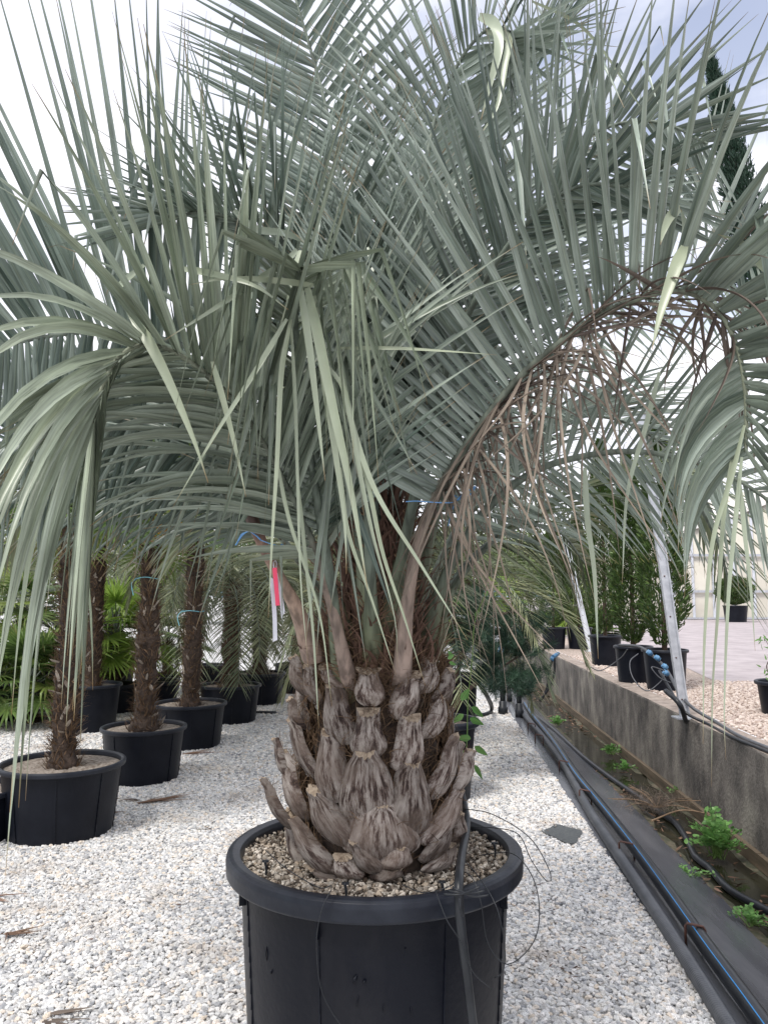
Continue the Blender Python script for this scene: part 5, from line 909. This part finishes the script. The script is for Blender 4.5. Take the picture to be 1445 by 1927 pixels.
# climbing weed beside the big trunk
t = empty('climbing_weed', at(885, 1500, 2.6), 'thin climbing weed with light green leaves right of the trunk', 'weed'); mb = MB()
mb.tube([at(*q) for q in ((868,1480,2.55),(878,1400,2.58),(880,1320,2.6),(888,1240,2.6),(893,1170,2.6),(912,1120,2.6))], .0018, 5); mb.tube([at(*q) for q in ((893,1175,2.6),(880,1150,2.6),(862,1135,2.6))], .0014, 5); mb.build('stem', M['weed'], t)
mb = MB(); Pl = [(868,1318,60), (888,1330,-40), (872,1345,-150), (884,1352,-20), (885,1390,170), (893,1405,-30), (880,1410,-120), (893,1440,-60), (878,1435,-140), (843,1240,40), (850,1236,120), (845,1246,-20), (895,1160,80), (862,1137,120), (912,1122,60)]
for x, y, a in Pl:
    d = np.array([[math.cos(rad(a)), -.3, math.sin(rad(a))]]); p = np.array([list(at(x, y, 2.58 if x > 855 else 2.2))]); s_ = .05 if y > 1300 else .022
    blades(mb, p, d, np.array([[0, -.35, .9]]) if abs(math.cos(rad(a))) > .5 else np.array([[1., -.3, .2]]), np.array([s_]), np.array([s_*.55]), np.array([4.]), S=9, taper=2.6, base=.2, fold=.12)
mb.build('leaves', M['weed'], t)

# ditch plants and litter
def bush(px, py, L0, n, sp, sz, lab, seed, name='ditch_weed', m='weed', hh=.3):
    rs = np.random.RandomState(seed); b = hit(px, py, (0, 0, -.25), Vector((0, 0, 1))); t = empty(name, b, lab, 'weed'); ms = MB(); ml = MB()
    for k in range(n):
        a = rs.uniform(0, 6.28); R_ = sp*rs.rand()**.5; tip = b+Vector((R_*math.cos(a), R_*math.sin(a), hh*rs.uniform(.25, 1)*(1.1-R_/sp*.5))); ms.tube([b+Vector((rs.normal(0, .02), rs.normal(0, .02), 0)), b.lerp(tip, .5)+Vector((0, 0, hh*.15)), tip], [.003, .002, .001], 4)
        q = 11; u = np.linspace(.35, 1, q); P = np.array([list(b.lerp(tip, x)+Vector((0, 0, hh*.15*4*x*(1-x)))) for x in u])+rs.normal(0, .006, (q, 3)); s1 = unit(np.cross(np.array(list(tip-b)), [0, 0, 1.])); sg = ((-1.)**np.arange(q))[:, None]
        blades(ml, P, s1*sg+rs.normal(0, .25, (q, 3))+np.array([0, 0, .25]), unit(np.array(list(tip-b)))[None]+rs.normal(0, .2, (q, 3)), np.full(q, sz)*rs.uniform(.7, 1.2, q), np.full(q, sz*.8), np.full(q, 6.), S=7, taper=3, base=.25, fold=.1)
    ms.build('stems', M[m], t); ml.build('leaves', M[m], t)
bush(1350, 1615, 0, 46, .19, .034, 'leafy bright green weed growing in the ditch by the wall', 3, hh=.34)
bush(1150, 1420, 0, 14, .13, .028, 'small green weed trailing in the middle of the ditch', 4, hh=.12); bush(1175, 1450, 0, 10, .14, .028, 'little weed hugging the board in the ditch', 5, hh=.1)
bush(1412, 1740, 0, 16, .12, .022, 'small weed at the membrane edge, bottom right', 6, hh=.08); bush(1050, 1365, 0, 14, .13, .03, 'yellow-green weed tuft far down the ditch', 9, hh=.14); bush(1275, 1500, 0, 8, .09, .025, 'small weed beside the dry branch', 12, hh=.12); bush(1300, 1650, 0, 14, .16, .02, 'low creeping weed floating before the leafy weed', 14, hh=.05)
mb = MB(); b = hit(1235, 1520, (0, 0, -.2), Vector((0, 0, 1)))
for k in range(10): a = RS.uniform(-.6, 3.4); d = Vector((math.cos(a), math.sin(a)*.8, RS.uniform(.0, .3))); mb.tube([b, b+d*.15+Vector((0, 0, .03)), b+d*RS.uniform(.25, .45)], [.006, .004, .002], 5)
mb.tube([hit(1225, 1545, (0, 0, -.2), Vector((0, 0, 1))), hit(1280, 1525, (0, 0, -.17), Vector((0, 0, 1))), hit(1338, 1532, (0, 0, -.12), Vector((0, 0, 1)))], [.008, .006, .004], 6)
n = 1500; P = np.array(list(b))+RS.normal(0, .13, (n, 3))*np.array([1, .8, .28])+np.array([0, 0, .05]); blades(mb, P, RS.normal(0, 1, (n, 3)), RS.normal(0, 1, (n, 3)), RS.uniform(.04, .09, n), np.full(n, .0025), np.full(n, 2.), S=4, mi=1, warm=RS.rand(n)*.6)
mb.top('dry_branch', [M['twig'], M['dead']], 'dry brown conifer branch lying across the ditch', 'branch')
mb = MB(); n = 900; s_ = RS.uniform(3, 18, n)**1.0; L_ = RS.uniform(1.58, 2.06, n); keep = (np.sin(s_*1.9)+np.sin(s_*.7+L_*6)) > RS.uniform(-1.2, 1.6, n); s_, L_ = s_[keep], L_[keep]; n = len(s_); P = np.array([list(chan(a, b_, -.265+.012*RS.rand())) for a, b_ in zip(s_, L_)])
blades(mb, P, RS.normal(0, 1, (n, 3))*np.array([1, 1, .15]), RS.normal(0, 1, (n, 3))*np.array([1, 1, .2]), RS.uniform(.03, .10, n), RS.uniform(.006, .03, n), np.zeros(n), S=4, warm=RS.rand(n)*.5)
o = mb.build('leaf_litter', M['deadred']); tag(o, 'brown leaf litter scattered over the wet ditch', None, kind='stuff')

# dry leaves and dirt on the gravel
def dry(lab, px, py, n, L_, sp, ang0, m='deadred', seed=0, base=True):
    rs = np.random.RandomState(seed+50); b = gz(px, py, .015); mb = MB(); a = ang0+rs.normal(0, sp, n); P = np.array(list(b))+rs.normal(0, .012, (n, 3))*np.array([1, 1, .5]); P[:, 2] = .014+rs.rand(n)*.012
    blades(mb, P, np.stack([np.cos(a), np.sin(a), .02+.05*rs.rand(n)], 1), np.stack([-np.sin(a), np.cos(a), .4+0*a], 1), L_*rs.uniform(.5, 1.1, n), rs.uniform(.008, .02, n), np.full(n, .12), S=7, warm=rs.rand(n)*.5, curl=rs.normal(0, .4, (n, 3))*np.array([1, 1, .1])); mb.top('dry_leaf', M[m], lab, 'dry leaf')
dry('bundle of reddish dry leaf strips on the gravel by the second pot', 262, 1512, 12, .42, .16, .55, seed=1); dry('thin dry leaf pointing left of the bundle', 262, 1508, 5, .3, .25, 3.0, seed=2); dry('flat dry leaves behind the third pot on the gravel', 345, 1420, 6, .4, .3, .1, seed=3)
dry('dark dry stalks at the left edge of the gravel', -10, 1690, 3, .22, .35, .1, seed=4); dry('small dry leaves near the left edge, lower', 10, 1760, 7, .16, .9, .3, seed=5); dry('single thin dry leaf on the gravel left of the big pot', 395, 1560, 2, .12, .4, 2.9, 'dead', 6); dry('tan dry leaf at the bottom left of the gravel', 85, 1918, 4, .16, .3, .3, 'dead', 7)
dry('dry brown leaf on the gravel under the hanging leaflets', 205, 1530, 3, .14, .3, .1, seed=8)
mb = MB(); n = 700
for px, py, s1, s2, m_ in ((935,1405,.35,.2,200), (1005,1375,.1,.15,70), (990,1690,.12,.12,60), (1075,1820,.1,.1,60), (1040,1560,.1,.1,50), (870,1440,.2,.3,60), (430,1750,.25,.4,90), (30,1750,.3,.3,110), (480,1440,.4,.3,60), (1010,1530,.1,.2,40)):
    b = gz(px, py, .016); P = np.array(list(b))+RS.normal(0, 1, (m_, 3))*np.array([s1, s2, .002]); blades(mb, P, RS.normal(0, 1, (m_, 3))*np.array([1, 1, .2]), RS.normal(0, 1, (m_, 3)), RS.uniform(.008, .035, m_), RS.uniform(.002, .008, m_), np.zeros(m_), S=4)
o = mb.build('plant_debris', M['deadred']); tag(o, 'scattered dark bits of plant debris on the white gravel', None, kind='stuff')
# bare fabric showing through the gravel
mb = MB(); c = gz(1060, 1568, .019); pts = [(c.x+.11*math.cos(a)*(1+.25*math.sin(3*a)), c.y+.16*math.sin(a)*(1+.2*math.cos(4*a)), .018+.002*math.sin(2*a)) for a in np.linspace(0, 6.28, 25)[:-1]]; mb.add(pts+[(c.x, c.y, .021)], [(i, (i+1) % 24, 24) for i in range(24)]); mb.top('ground_fabric', mat('fabric', (.06, .065, .07), .8, (.10, .11, .11), 60), 'dark patch of ground fabric bare of gravel', 'fabric')

# distant trees
def tree(b, H, R, lab, seed, m='tree'):
    rs = np.random.RandomState(seed); t = empty('tree', b, lab, 'tree', 'trees far behind the nursery'); mb = MB(); mb.tube([b, b+Vector((rs.normal(0, .2), 0, H*.4)), b+Vector((rs.normal(0, .4), 0, H*.8))], [.22, .15, .05], 8)
    for k in range(7): a = k*.9; mb.tube([b+Vector((0, 0, H*.35+k*.06*H)), b+Vector((math.cos(a)*R*.7, math.sin(a)*R*.7, H*(.5+.06*k)))], [.09, .02], 6, fine=False)
    mb.build('trunk', M['bark'], t); mb = MB(); n = 5200; cl = rs.normal(0, 1, (46, 3)); cl = unit(cl)*R*rs.uniform(.3, .95, (46, 1))*np.array([1, 1, .85]); ix = rs.randint(0, 46, n); P = np.array(list(b))+np.array([0, 0, H*.62])+cl[ix]+rs.normal(0, R*.15, (n, 3))
    blades(mb, P, rs.normal(0, 1, (n, 3)), rs.normal(0, 1, (n, 3)), rs.uniform(.15, .32, n), rs.uniform(.08, .16, n), np.zeros(n), S=4, taper=2.5, tint=np.clip(rs.rand(46)[ix]+rs.normal(0, .2, n), 0, 1)); mb.build('crown', M[m], t)
for k, (px, Y, H, R, lab) in enumerate(((640, 38, 4.6, 2.2, 'distant tree straight behind the trunk'), (760, 42, 5.4, 2.6, 'distant tree right of the trunk'), (880, 45, 5.6, 2.8, 'distant tree behind the pine'), (990, 40, 4.8, 2.4, 'distant tree left of the white pole'), (1090, 48, 6, 3, 'distant tree right of the white pole'), (520, 42, 4.6, 2.4, 'distant tree behind the fifth pot'), (380, 40, 4.0, 2.2, 'distant tree behind the fan palms'), (60, 38, 4.4, 2.6, 'distant tree at the left edge'), (250, 46, 3.6, 2.4, 'low distant tree left of centre'), (1190, 52, 5.6, 2.8, 'distant tree behind the narrow conifers'))):
    tree(Vector(((px-722.5)/1447*Y, Y, 0)), H, R, lab, 60+k)
